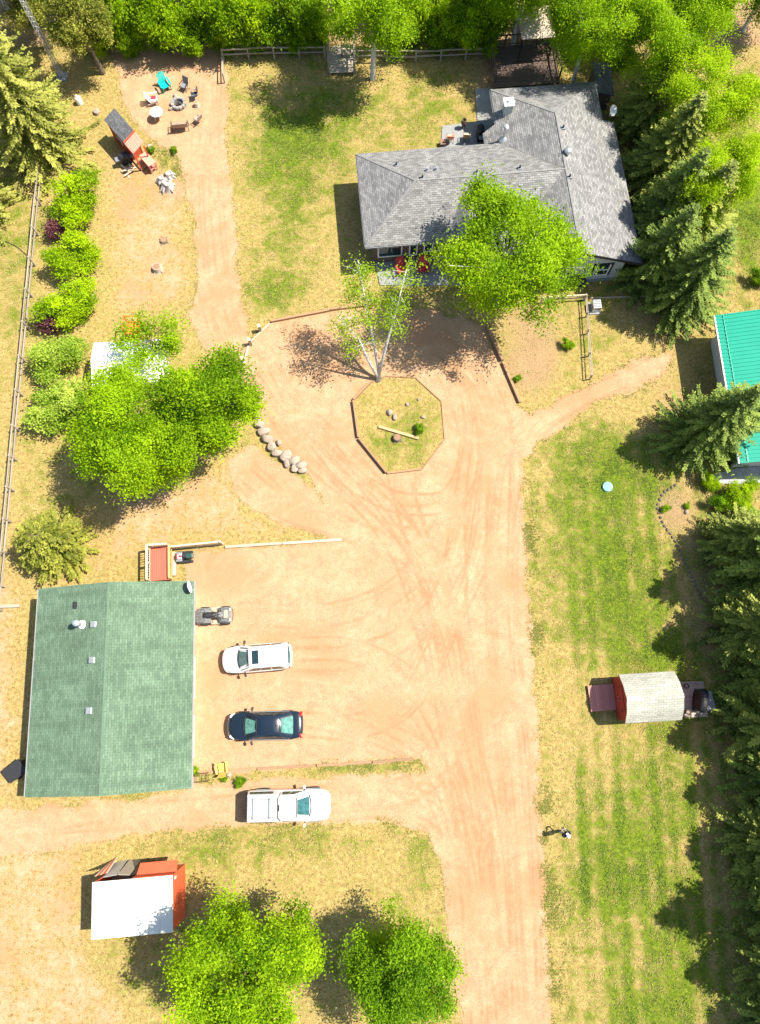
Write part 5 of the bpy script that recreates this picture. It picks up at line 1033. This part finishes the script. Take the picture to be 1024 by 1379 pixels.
# ------------------------------------------------------------------ boulders
BL = [(340, 548, .5), (345, 560, .75), (350, 573, .8), (356, 582, .8), (361, 592, .85), (367, 603, .9), (376, 597, .55), (374, 612, .75), (386, 615, .95), (387, 624, .7), (397, 621, .8), (397, 632, .65), (406, 627, .8), (408, 635, .6)]
for i, (px, py, s) in enumerate(BL): rock('boulder', px, py, s * 1.0, '%s boulder from the top of the row edging the turnaround' % ORD[i], group='boulders edging the turnaround', i=i)
for i, (px, py, s, lb) in enumerate([(525, 556, .5, 'pale rock nearest the middle of the round bed'), (532, 562, .45, 'brownish rock touching the pale rock in the round bed'), (549, 545, .3, 'small rock at the top of the round bed'), (570, 562, .35, 'small rock at the right of the round bed'), (564, 538, .28, 'dark little rock near the round bed top right'), (131, 152, .6, 'round grey rock left of the playhouse roof'), (924, 690, .35, 'pale rock in the right garden bed'), (299, 1040, .5, 'white rock beside the yellow chair'), (309, 1043, .4, 'white rock right of the yellow chair'), (968, 448, .5, 'pale rock at the wall of the green roofed workshop')]):
    rock('rock', px, py, s, lb, 'rock', None, i)
# ------------------------------------------------------------------ fire pit yard
fp = thing('fire_pit', 'round pale stone fire pit ring with ash inside', 'fire pit', P(241.5, 141.6))
for k_ in range(11):
    a_ = 2 * math.pi * k_ / 11; MB().box((.5 * math.cos(a_), .5 * math.sin(a_), .15), (.24, .26, .3), a_).build('stone', M_conc if k_ % 3 else M_stone, fp, bevel=.03)
MB().lathe([(.42, .02), (.4, .06), (.02, .1)], (0, 0, 0), 16).build('ash', mat('ash_and_char', (.07, .06, .055), .95, .6, 9), fp)
for k_ in range(3): MB().tube([(.2 * math.cos(k_ * 2), .2 * math.sin(k_ * 2), .1), (-.2 * math.cos(k_ * 2 + .6), -.2 * math.sin(k_ * 2 + .6), .17)], .05, 7).build('charred_log', mat('charred_wood', (.03, .025, .02), .95, .4, 9), fp)
for i, (px, py, s, lb) in enumerate([(232, 141, .45, 'flat rock left of the fire pit ring'), (237, 131, .5, 'dark rock above the fire pit ring'), (231, 148, .4, 'pale rock at the lower left of the fire pit ring')]): rock('rock', px, py, s, lb, 'rock', None, i)
def col(name, c_): return mat(name, c_, .5, .1, 5)
def adirondack(px, py, rz, lb, m, s=1., z=0.0, group=None):
    """seat faces +x"""
    t = thing('garden_chair', lb, 'chair', P(px, py, z), rz, group)
    for i in range(5): box('seat_slat', m, t, ((.28 - i * .12) * s, 0, (.36 - .022 * i) * s), (.105 * s, .52 * s, .025))
    for i in range(5):
        y = (-.2 + .1 * i) * s; tp = (.98 - abs(i - 2) * .05) * s; beam('back_slat', m, t, (-.24 * s, y * .9, .26 * s), (-.52 * s, y * 1.25, tp), .095 * s, .02, (1, 0, .3))
    for s_ in (-1, 1):
        box('arm', m, t, (.05 * s, s_ * .34 * s, .56 * s), (.72 * s, .13 * s, .025)); box('leg', m, t, (.3 * s, s_ * .3 * s, .28 * s), (.1 * s, .03, .56 * s)); beam('leg', m, t, (.3 * s, s_ * .26 * s, .3 * s), (-.5 * s, s_ * .26 * s, .04), .03, .12 * s, (0, 0, 1))
    return t
def folding(px, py, rz, lb, m, fm, z=0.0, h=.9, group=None, name='folding_chair'):
    t = thing(name, lb, 'chair', P(px, py, z), rz, group)
    box('seat', m, t, (0, 0, .43), (.48, .5, .04), 0, .015); MB().box((-.33, 0, .72), (.04, .5, .56), 0, ('Y', R(-18))).build('backrest', m, t)
    for s_ in (-1, 1):
        MB().tube([(.26, s_ * .26, .01), (-.1, s_ * .26, .44), (-.42, s_ * .26, h + .08)], .018, 6).build('frame', fm, t); MB().tube([(-.3, s_ * .27, .01), (.24, s_ * .27, .44)], .018, 6).build('leg', fm, t); box('arm', fm, t, (-.04, s_ * .28, .62), (.46, .05, .025)); box('arm_post', fm, t, (.17, s_ * .28, .53), (.03, .03, .2))
    return t
M_tealp = col('teal_plastic', (.0, .42, .36)); M_pink = col('faded_white_red_plastic', (.75, .66, .62)); M_redp = col('red_plastic', (.55, .03, .05)); M_navy = col('navy_fabric', (.03, .035, .06)); M_brownm = col('bronze_metal', (.22, .12, .08)); M_coral = mat('faded_coral_paint', (.70, .30, .21), .6, .12, 4)
adirondack(224, 119, R(-60), 'teal plastic garden chair by the fire pit', M_tealp, 1.15)
folding(250, 121, R(-120), 'dark sling chair at the top of the fire pit circle', M_grey, M_black)
folding(263, 133, R(190), 'navy camp chair right of the fire pit', M_navy, M_grey)
t = adirondack(208, 138, R(10), 'white and red garden chair left of the fire pit', M_pink, 1.05); box('red_cushion', M_redp, t, (.06, 0, .41), (.42, .46, .06), 0, .02)
folding(268, 165, R(140), 'small wooden folding chair at the lower right of the fire pit circle', M_oldwood, M_oldwood, h=.75)
t = thing('round_table', 'white round plastic table at the lower left of the fire pit', 'table', P(214, 160)); MB().lathe([(.02, .70), (.5, .70), (.52, .72), (.5, .74), (.02, .745)], (0, 0, 0), 20).build('table_top', M_white, t, smooth=30)
for k_ in range(4): MB().tube([(.32 * math.cos(k_ * 1.57 + .7), .32 * math.sin(k_ * 1.57 + .7), .0), (.2 * math.cos(k_ * 1.57 + .7), .2 * math.sin(k_ * 1.57 + .7), .7)], .025, 6).build('leg', M_white, t)
t = thing('garden_bench', 'brown two seat metal bench below the fire pit', 'bench', P(244, 174), R(96)); M_bn = mat('brown_bench_fabric', (.30, .21, .15), .7, .15, 5)
box('seat', M_bn, t, (0, 0, .42), (.5, 1.2, .06), 0, .02); MB().box((-.3, 0, .68), (.05, 1.2, .5), 0, ('Y', R(-15))).build('backrest', M_bn, t)
for s_ in (-1, 1): box('arm', M_brownwood, t, (0, s_ * .66, .6), (.6, .06, .04)); [box('leg', M_brownwood, t, (x, s_ * .66, .3), (.05, .05, .6)) for x in (-.26, .26)]
for px, py, r_, h_, lb, m_ in [(266, 143, .2, .4, 'pale wood stump seat right of the fire pit', M_rail), (213, 148, .16, .3, 'small dark stump between the white chair and white table', M_bark), (535, 591, .28, .35, 'dark tree stump beside the beam in the round bed', M_bark), (221, 325, .26, .2, 'small dark stump in the dry grass left of the path', M_bark), (213, 363, .34, .4, 'hollow grey stump with dark shadow in the dry grass', M_oldwood)]:
    t = thing('stump', lb, 'stump', P(px, py)); MB().lathe([(r_ * 1.2, 0), (r_ * 1.02, .08), (r_ * .95, h_), (r_ * .1, h_ + .01)], (0, 0, 0), 13).build('trunk', m_, t, smooth=35); MB().lathe([(r_ * .8, h_ + .005), (r_ * .75, h_ + .015), (.01, h_ + .018)], (0, 0, 0), 13).build('cut_face', M_timber, t)
    for k_ in range(4): a_ = k_ * 1.6 + px; MB().tube([(r_ * .7 * math.cos(a_), r_ * .7 * math.sin(a_), .1), (r_ * 1.7 * math.cos(a_), r_ * 1.7 * math.sin(a_), .0)], [r_ * .3, .03], 6).build('root', m_, t)
# driftwood stump group
for px, py, r_, h_, lb in [(226, 254, .42, .75, 'big grey driftwood stump with roots, front of the three'), (229, 239, .32, .6, 'pale driftwood stump behind the big grey one'), (218, 245, .26, .6, 'leaning narrow driftwood stump left of the big grey one')]:
    t = thing('driftwood_stump', lb, 'stump', P(px, py)); rr_ = random.Random(px)
    MB().loft([[Vector((r_ * q * (1 + .25 * math.sin(3 * a_ + px)) * math.cos(a_) + z * .1, r_ * q * (1 + .25 * math.sin(2 * a_ + py)) * math.sin(a_), z * h_)) for a_ in [2 * math.pi * k_ / 14 for k_ in range(14)]] for q, z in [(1.25, -.02), (1.0, .2), (.8, .6), (.75, .92), (.5, 1.0), (.3, .8)]]).build('trunk', mat('driftwood', (.45, .40, .36), .9, .35, 6, .5), t, smooth=40)
    for k_ in range(6): a_ = k_ * 1.05 + rr_.random(); MB().tube([(r_ * .6 * math.cos(a_), r_ * .6 * math.sin(a_), h_ * .6), (r_ * 1.3 * math.cos(a_), r_ * 1.3 * math.sin(a_), h_ * .25), (r_ * 1.7 * math.cos(a_), r_ * 1.7 * math.sin(a_), -.02)], [.1, .08, .03], 6).build('root', MATS['driftwood'], t)
# playhouse
pn = [P(140, 159, 2.2), P(157, 148, 2.2), P(193, 194, 2.2), P(178, 205, 2.2)]
c, a, W, D = frame([(157, 148), (193, 194), (178, 205), (140, 159)], 2.2)
t = thing('playhouse', 'red playhouse with dark shingled roof and red metal porch roof', 'playhouse', c, a)
xm = -W / 2 + W * .70
MB().slab([(-W / 2, -D / 2, 2.05), (xm, -D / 2, 2.05), (xm, D / 2, 2.45), (-W / 2, D / 2, 2.45)], .08).build('shingle_roof', M_dsh, t)
MB().slab([(xm + .01, -D / 2, 2.0), (W / 2, -D / 2, 2.0), (W / 2, D / 2, 2.4), (xm + .01, D / 2, 2.4)], .05).build('porch_roof', M_coral, t)
for i in range(4): y = -D / 2 + D * (i + .5) / 4; beam('roof_rib', M_coral, t, (xm + .03, y, 2.0 + .4 * (i + .5) / 4 + .015), (W / 2, y, 2.0 + .4 * (i + .5) / 4 + .015), .04, .03)
box('wall', M_barnred, t, (-W * .12, 0, 1.02), (W * .66, D - .14, 2.0)); beam('trim', M_redpaint, t, (xm, -D / 2 - .02, 2.1), (xm, D / 2 + .02, 2.5), .08, .06)
for y in (-D / 2 + .1, D / 2 - .1): box('porch_post', M_redpaint, t, (W / 2 - .1, y, .98), (.09, .09, 1.96))
box('porch_floor', M_timber, t, (W * .34, 0, .12), (W * .3, D - .1, .12)); d = box('door', M_redpaint, t, (W * .21 + .03, 0, .9), (.05, .7, 1.6)); w_ = box('window', M_white, t, (-W * .1, -D / 2 + .05, 1.2), (.6, .05, .5)); box('pane', M_glass, w_, (-W * .1, -D / 2 + .02, 1.2), (.5, .02, .4))
# slide / table of red boards
c, a, W, D = frame([(197.5, 203), (208.6, 219.4), (200, 226), (189.6, 210.6)], .8)
t = thing('potting_table', 'faded red plank table beside the playhouse', 'table', c, a)
for i in range(5): y = -D / 2 + D * (i + .5) / 5; box('plank', M_coral, t, (0, y, .85), (W, D / 5 - .012, .04))
for x in (-W / 2 + .08, W / 2 - .08):
    for y in (-D / 2 + .06, D / 2 - .06): box('leg', M_redwood, t, (x, y, .42), (.07, .07, .83))
box('shelf', M_redwood, t, (0, 0, .3), (W - .1, D - .1, .03)); beam('brace', M_redwood, t, (W / 2, -D / 2, .2), (W / 2, D / 2, .7), .04, .06)
t = thing('step_ladder', 'small red wooden step frame between the playhouse and plank table', 'steps', P(188, 205), a)
for s_ in (-1, 1): beam('side', M_redwood, t, (-.3, s_ * .3, .02), (.25, s_ * .3, .9), .05, .1)
for k_ in range(3): box('tread', M_redwood, t, (-.15 + .17 * k_, 0, .25 + .27 * k_), (.14, .56, .03))
t = thing('kettle_grill', 'black barbecue on pale pallets in the playhouse shadow', 'barbecue', P(172, 220), .4)
box('cabinet', M_black, t, (0, 0, .4), (.75, .5, .6), 0, .03); MB().lathe([(.26, -.36), (.3, -.3), (.3, .3), (.26, .36)], (0, 0, .78), 14, 'X').build('lid', M_black, t, smooth=35)
for s_ in (-1, 1): box('side_shelf', M_grey, t, (s_ * .58, 0, .72), (.36, .42, .03)); MB().lathe([(.1, -.03), (.1, .03)], (s_ * .3, .22, .1), 12, 'Y').build('wheel', M_rub, t)
t = thing('pallet_pile', 'untidy pale boards heaped below the black barbecue', 'lumber', P(175, 231), .5)
for k_ in range(9): an = random.uniform(-.5, .5) + (1.57 if k_ % 3 == 0 else 0); p0 = Vector((random.uniform(-.25, .25), random.uniform(-.3, .3), .05 + .035 * k_)); d_ = Vector((math.cos(an), math.sin(an), random.uniform(-.02, .05))) * random.uniform(.35, .6); beam('board', M_rail, t, p0 - d_, p0 + d_, .12, .03)
o = MB().lathe([(.25, 0), (.26, .5), (.2, .62), (.08, .7), (.08, .78), (.02, .8)], (0, 0, 0), 16).build('propane_tank', M_white, None, smooth=40); o.location = P(108, 139); tag(o, 'white gas tank standing under the corner spruce', 'tank')
o = rock('rock', 203, 201, .7, 'pale stone slab behind the plank table', 'rock', None, 2)
# white canopy under the shade tree and orange climbing frame
c, a, W, D = frame([(125, 460), (226, 458), (228, 516), (126, 518)], 2.3)
t = thing('canopy_tent', 'white fabric canopy half hidden under the big shade tree', 'canopy', c, a); M_tent = mat('white_canopy_fabric', (.78, .77, .73), .8, .04, 2)
pt = [Vector((-W / 2, -D / 2, 2.3)), Vector((W / 2, -D / 2, 2.3)), Vector((W / 2, D / 2, 2.3)), Vector((-W / 2, D / 2, 2.3))]; r0, r1_ = Vector((-W / 2 + .02, 0, 2.75)), Vector((W / 2 - .02, 0, 2.75))
MB().slab([pt[0], pt[1], r1_, r0], .02).build('roof_panel', M_tent, t); MB().slab([pt[2], pt[3], r0, r1_], .02).build('roof_panel', M_tent, t)
for i in range(4): MB().tube([(pt[i].x * .98, pt[i].y * .98, 0), (pt[i].x * .98, pt[i].y * .98, 2.29)], .03, 8).build('pole', M_metal, t); beam('valance', M_tent, t, pt[i] - Vector((0, 0, .12)), pt[(i + 1) % 4] - Vector((0, 0, .12)), .02, .22)
t = thing('climbing_frame', 'orange climbing frame peeping above the white canopy', 'climbing frame', P(187, 452)); M_or = col('orange_plastic', (.70, .16, .02))
for x, y in ((-.5, -.5), (.5, -.5), (.5, .5), (-.5, .5)): MB().tube([(x * 1.15, y * 1.15, 0), (x, y, 2.0)], .04, 8).build('post', M_or, t)
for a_, b_ in [((-.5, -.5), (.5, -.5)), ((.5, -.5), (.5, .5)), ((.5, .5), (-.5, .5)), ((-.5, .5), (-.5, -.5))]: beam('bar', M_or, t, (*a_, 1.95), (*b_, 1.95), .07, .07)
for k_ in range(4): beam('rung', M_or, t, (-.5 + .02 * k_, -.52, .4 + .4 * k_), (.5, -.52, .4 + .4 * k_), .05, .05)
box('platform', M_or, t, (0, 0, 1.2), (1.0, 1.0, .06))
# house furniture
adirondack(541, 365, R(-70), 'red garden chair on the front patio, left of the pair', M_redp, 1.1, .09); adirondack(570, 364, R(-88), 'red garden chair on the front patio, right of the pair', M_redp, 1.1, .09); adirondack(634, 374, R(-100), 'red garden chair half hidden by the big front tree', M_redp, 1.05, .09)
folding(606, 190, R(90), 'bronze patio chair on the sunny back patio, left one', M_coral, M_brownm, .09, name='patio_chair'); folding(628, 188, R(85), 'bronze patio chair on the sunny back patio, right one', M_rail, M_brownm, .09, name='patio_chair')
t = thing('patio_stool', 'small brown side table left of the bronze patio chairs', 'table', P(596, 196), .1); box('table_top', M_brownm, t, (0, 0, .4), (.42, .5, .03)); [box('leg', M_brownm, t, (x, y, .2), (.03, .03, .39)) for x in (-.18, .18) for y in (-.2, .2)]
t = thing('garden_urn', 'dark tall urn standing at the edge of the back patio', 'urn', P(624, 172, .09)); MB().lathe([(.14, 0), (.16, .05), (.08, .14), (.2, .4), (.24, .6), (.16, .78), (.2, .84), (.15, .84), (.1, .6)], (0, 0, 0), 16).build('urn', M_brownwood, t, smooth=40)
t = thing('patio_grill', 'black barbecue on the back patio in the house shade', 'barbecue', P(646, 186, .09), R(95)); box('cabinet', M_black, t, (0, 0, .42), (.8, .5, .7), 0, .03); MB().lathe([(.24, -.4), (.29, -.34), (.29, .34), (.24, .4)], (0, 0, .84), 14, 'X').build('lid', M_black, t, smooth=35); [box('side_shelf', M_grey, t, (s_ * .62, 0, .74), (.4, .44, .03)) for s_ in (-1, 1)]; [box('foot', M_black, t, (x, y, .035), (.06, .06, .07)) for x in (-.33, .33) for y in (-.18, .18)]
t = thing('rubbish_bin', 'dark blue bin beside the sage gable wall', 'bin', P(779, 384), .2); MB().loft([[Vector((sx * w_, sy * w_ * 1.1, z)) for sx, sy in ((-1, -1), (1, -1), (1, 1), (-1, 1))] for w_, z in ((.22, .02), (.29, .95))]).build('body', mat('navy_bin', (.02, .03, .05), .5, .2, 5), t, bevel=.03); box('lid', M_black, t, (0, 0, .99), (.62, .68, .07), 0, .03); [MB().lathe([(.1, -.03), (.1, .03)], (.2, s_ * .24, .1), 12, 'Y').build('wheel', M_rub, t) for s_ in (-1, 1)]
# yellow chair and rusty frame by the garage
adirondack(301, 1034, R(100), 'yellow wooden garden chair by the timber edging', mat('yellow_wood', (.62, .42, .09), .6, .15, 5), .95)
t = thing('rusty_frame', 'rusty metal trellis frame at the garage south east corner', 'frame', P(275, 1046), .1); M_rust = mat('rusty_iron', (.16, .08, .045), .9, .4, 9)
for x in (-.35, .35):
    for y in (-.25, .25): MB().tube([(x, y, 0), (x, y, .8)], .018, 6).build('leg', M_rust, t)
for z in (.4, .8):
    for q0, q1 in [((-.35, -.25), (.35, -.25)), ((.35, -.25), (.35, .25)), ((.35, .25), (-.35, .25)), ((-.35, .25), (-.35, -.25))]: MB().tube([(*q0, z), (*q1, z)], .015, 6).build('bar', M_rust, t)
# bin behind the garage
t = thing('wheeled_cart', 'black lidded bin sticking out behind the garage west wall', 'bin', P(31, 1036), R(40)); MB().loft([[Vector((sx * .55 * w_, sy * .42 * w_, z)) for sx, sy in ((-1, -1), (1, -1), (1, 1), (-1, 1))] for w_, z in ((.8, .05), (1, .95))]).build('body', M_black, t, bevel=.03); MB().slab([(-.6, -.46, 1.05), (.6, -.46, 1.05), (.6, .46, 1.16), (-.6, .46, 1.16)], .06).build('lid', M_black, t); [MB().lathe([(.13, -.04), (.13, .04)], (x, s_ * .36, .13), 12, 'Y').build('wheel', M_rub, t) for s_ in (-1, 1) for x in (-.35, .35)]
# septic lid
t = thing('septic_lid', 'round green septic tank lid in the right lawn', 'lid', P(818, 656)); MB().lathe([(.36, -.02), (.36, .12), (.33, .15), (.02, .17)], (0, 0, 0), 24).build('cover', col('green_lid_plastic', (.13, .42, .33)), t, smooth=35); MB().lathe([(.22, .155), (.22, .175), (.2, .18), (.02, .182)], (0, 0, 0), 20).build('inner_ring', col('green_lid_plastic', (.13, .42, .33)), t); [box('bolt', M_metal, t, (.28 * math.cos(k_ * 1.57), .28 * math.sin(k_ * 1.57), .165), (.05, .05, .03)) for k_ in range(4)]
# foot bridge
c, a, W, D = frame([(444, 62), (476, 62), (480, 97), (442, 98)], .3)
t = thing('footbridge', 'weathered wooden footbridge with side railings at the wood edge', 'bridge', c, a)
for i in range(16): y = -D / 2 + D * (i + .5) / 16; box('deck_board', M_oldwood, t, (0, y, .28), (W, D / 16 - .012, .04))
for s_ in (-1, 1): box('joist', M_oldwood, t, (s_ * (W / 2 - .1), 0, .13), (.08, D - .05, .26)); railing(t, (s_ * W / 2, -D / 2), (s_ * W / 2, D / 2), .3, 1.0, M_oldwood, 0, 2)
b_ = thing('bridge_bench', 'wooden bench on the footbridge', 'bench', c + Matrix.Rotation(a, 3, 'Z') @ Vector((.45, .3, .3)), a); box('seat', M_oldwood, b_, (0, 0, .43), (1.0, .36, .05)); box('backrest', M_oldwood, b_, (0, .2, .75), (1.0, .04, .3)); [box('leg', M_brownwood, b_, (x, y, .2), (.07, .07, .41)) for x in (-.42, .42) for y in (-.13, .13)]; [box('back_post', M_oldwood, b_, (x, .2, .6), (.05, .05, .5)) for x in (-.42, .42)]
# lattice mast
t = thing('lattice_mast', 'tall galvanised lattice radio mast among the top left trees', 'mast', P(84, 104)); hM = 16; cr_ = [(.22 * math.cos(k_ * 2.094), .22 * math.sin(k_ * 2.094)) for k_ in range(3)]
for q in cr_: MB().tube([(*q, 0), (*q, hM)], .03, 6).build('upright', M_metal, t)
for k_ in range(3):
    q0, q1 = cr_[k_], cr_[(k_ + 1) % 3]; mb = MB()
    for j in range(40): z = j * .4; mb.tube([(*q0, z), (*q1, z + .2)], .016, 5); mb.tube([(*q1, z + .2), (*q0, z + .4)], .016, 5)
    mb.build('bracing', M_metal, t)
box('base_plate', M_conc, t, (0, 0, .05), (.9, .9, .12))
# hose on the grass, left
o = MB().tube([P(x, y, .03) for x, y in [(-5, 322), (10, 326), (24, 333), (34, 342), (42, 349)]], .035, 6).build('garden_hose', M_black, None); tag(o, 'black hose curving over the grass left of the fence', 'hose')
# ------------------------------------------------------------------ person
def person():
    t = thing('person', 'person in dark jacket and white cap standing on the right lawn', 'person', P(756.5, 1119), R(115))
    # faces +x ; joints
    V = []; E = []; RD = []
    def j(p, r, par=None): V.append(p); RD.append(r); i = len(V) - 1; (E.append((par, i)) if par is not None else None); return i
    pel = j((0, 0, .95), .17); wa = j((.0, 0, 1.1), .165, pel); ch = j((.01, 0, 1.32), .195, wa); ne = j((.0, 0, 1.49), .06, ch); hd0 = j((.02, 0, 1.6), .085, ne); hd = j((.02, 0, 1.7), .095, hd0); j((.01, 0, 1.77), .05, hd)
    nose = j((.115, 0, 1.64), .016, hd0)
    for s in (-1, 1):
        hp = j((0, s * .1, .88), .105, pel); kn = j((.03, s * .11, .48), .066, hp); an = j((-.01, s * .12, .1), .045, kn); ft = j((.1, s * .13, .05), .042, an); j((.19, s * .14, .04), .03, ft)
        sh = j((0, s * .2, 1.42), .075, ch); el = j((.05, s * .245, 1.15), .055, sh); wr = j((.26, s * .14, 1.12), .03, el); pm = j((.33, s * .11, 1.13), .034, wr)
        for q in range(4): k1 = j((.375 + .004 * (q % 2), s * (.115 - .0), 1.165 - .022 * q), .0095, pm); k2 = j((.405, s * (.085), 1.165 - .022 * q), .009, k1); j((.385, s * .062, 1.163 - .022 * q), .008, k2)
        t1 = j((.34, s * .075, 1.17), .0105, pm); j((.365, s * .055, 1.18), .009, t1)
        j((.02, s * .098, 1.66), .018, hd0)
    me = bpy.data.meshes.new('body'); me.from_pydata(V, E, []); o = bpy.data.objects.new('body', me); COL.objects.link(o); o.parent = t
    md = o.modifiers.new('skin', 'SKIN'); md.use_smooth_shade = True
    sv = me.skin_vertices[0].data
    for i, r in enumerate(RD): sv[i].radius = (r, r)
    sv[0].use_root = True; q = o.modifiers.new('s', 'SUBSURF'); q.levels = q.render_levels = 2
    # one skin with clothing colours by height and reach (local space)
    m, tr, b, L = nodes('clothed_figure'); tc = N(tr, 'ShaderNodeTexCoord'); sp = N(tr, 'ShaderNodeSeparateXYZ'); L.new(tc.outputs['Object'], sp.inputs[0])
    rz = ramp(tr, [(0, (.12, .11, .10)), (.055, (.42, .40, .40)), (.5, (.42, .40, .40)), (.53, (.02, .025, .045)), (.825, (.02, .025, .045)), (.84, (.55, .34, .25))]); rz.color_ramp.interpolation = 'CONSTANT'
    dv_ = N(tr, 'ShaderNodeMath', operation='DIVIDE'); dv_.inputs[1].default_value = 1.8; L.new(sp.outputs[2], dv_.inputs[0]); L.new(dv_.outputs[0], rz.inputs[0])
    gt = N(tr, 'ShaderNodeMath', operation='GREATER_THAN'); gt.inputs[1].default_value = .27; L.new(sp.outputs[0], gt.inputs[0])
    mx = N(tr, 'ShaderNodeMixRGB'); L.new(gt.outputs[0], mx.inputs[0]); L.new(rz.outputs[0], mx.inputs[1]); mx.inputs[2].default_value = (.55, .34, .25, 1); L.new(mx.outputs[0], b.inputs['Base Color']); setin(b, Roughness=.75)
    me.materials.append(m)
    cp = MB().lathe([(.128, 1.70), (.126, 1.75), (.1, 1.82), (.05, 1.85), (.005, 1.855)], (.01, 0, 0), 16).build('cap', M_white, t, smooth=True); MB().prism([(.1, -.085), (.19, -.06), (.21, 0), (.19, .06), (.1, .085)], 1.70, 1.715).build('visor', M_white, cp)
    MB().lathe([(.118, 1.60), (.122, 1.7)], (-.012, 0, 0), 14).build('hair', M_brownwood, t)
    rm = thing('remote_controller', 'small black remote control held by the person on the lawn', 'remote', t.location + Matrix.Rotation(R(115), 3, 'Z') @ Vector((.385, 0, 1.14)), R(115)); box('housing', M_black, rm, (0, 0, 0), (.09, .15, .05), 0, .012); box('screen', M_glass, rm, (.03, 0, .045), (.012, .15, .08)); [MB().tube([(-.01, s * .045, .025), (-.01, s * .045, .045)], .006, 6).build('stick', M_metal, rm) for s in (-1, 1)]
person()
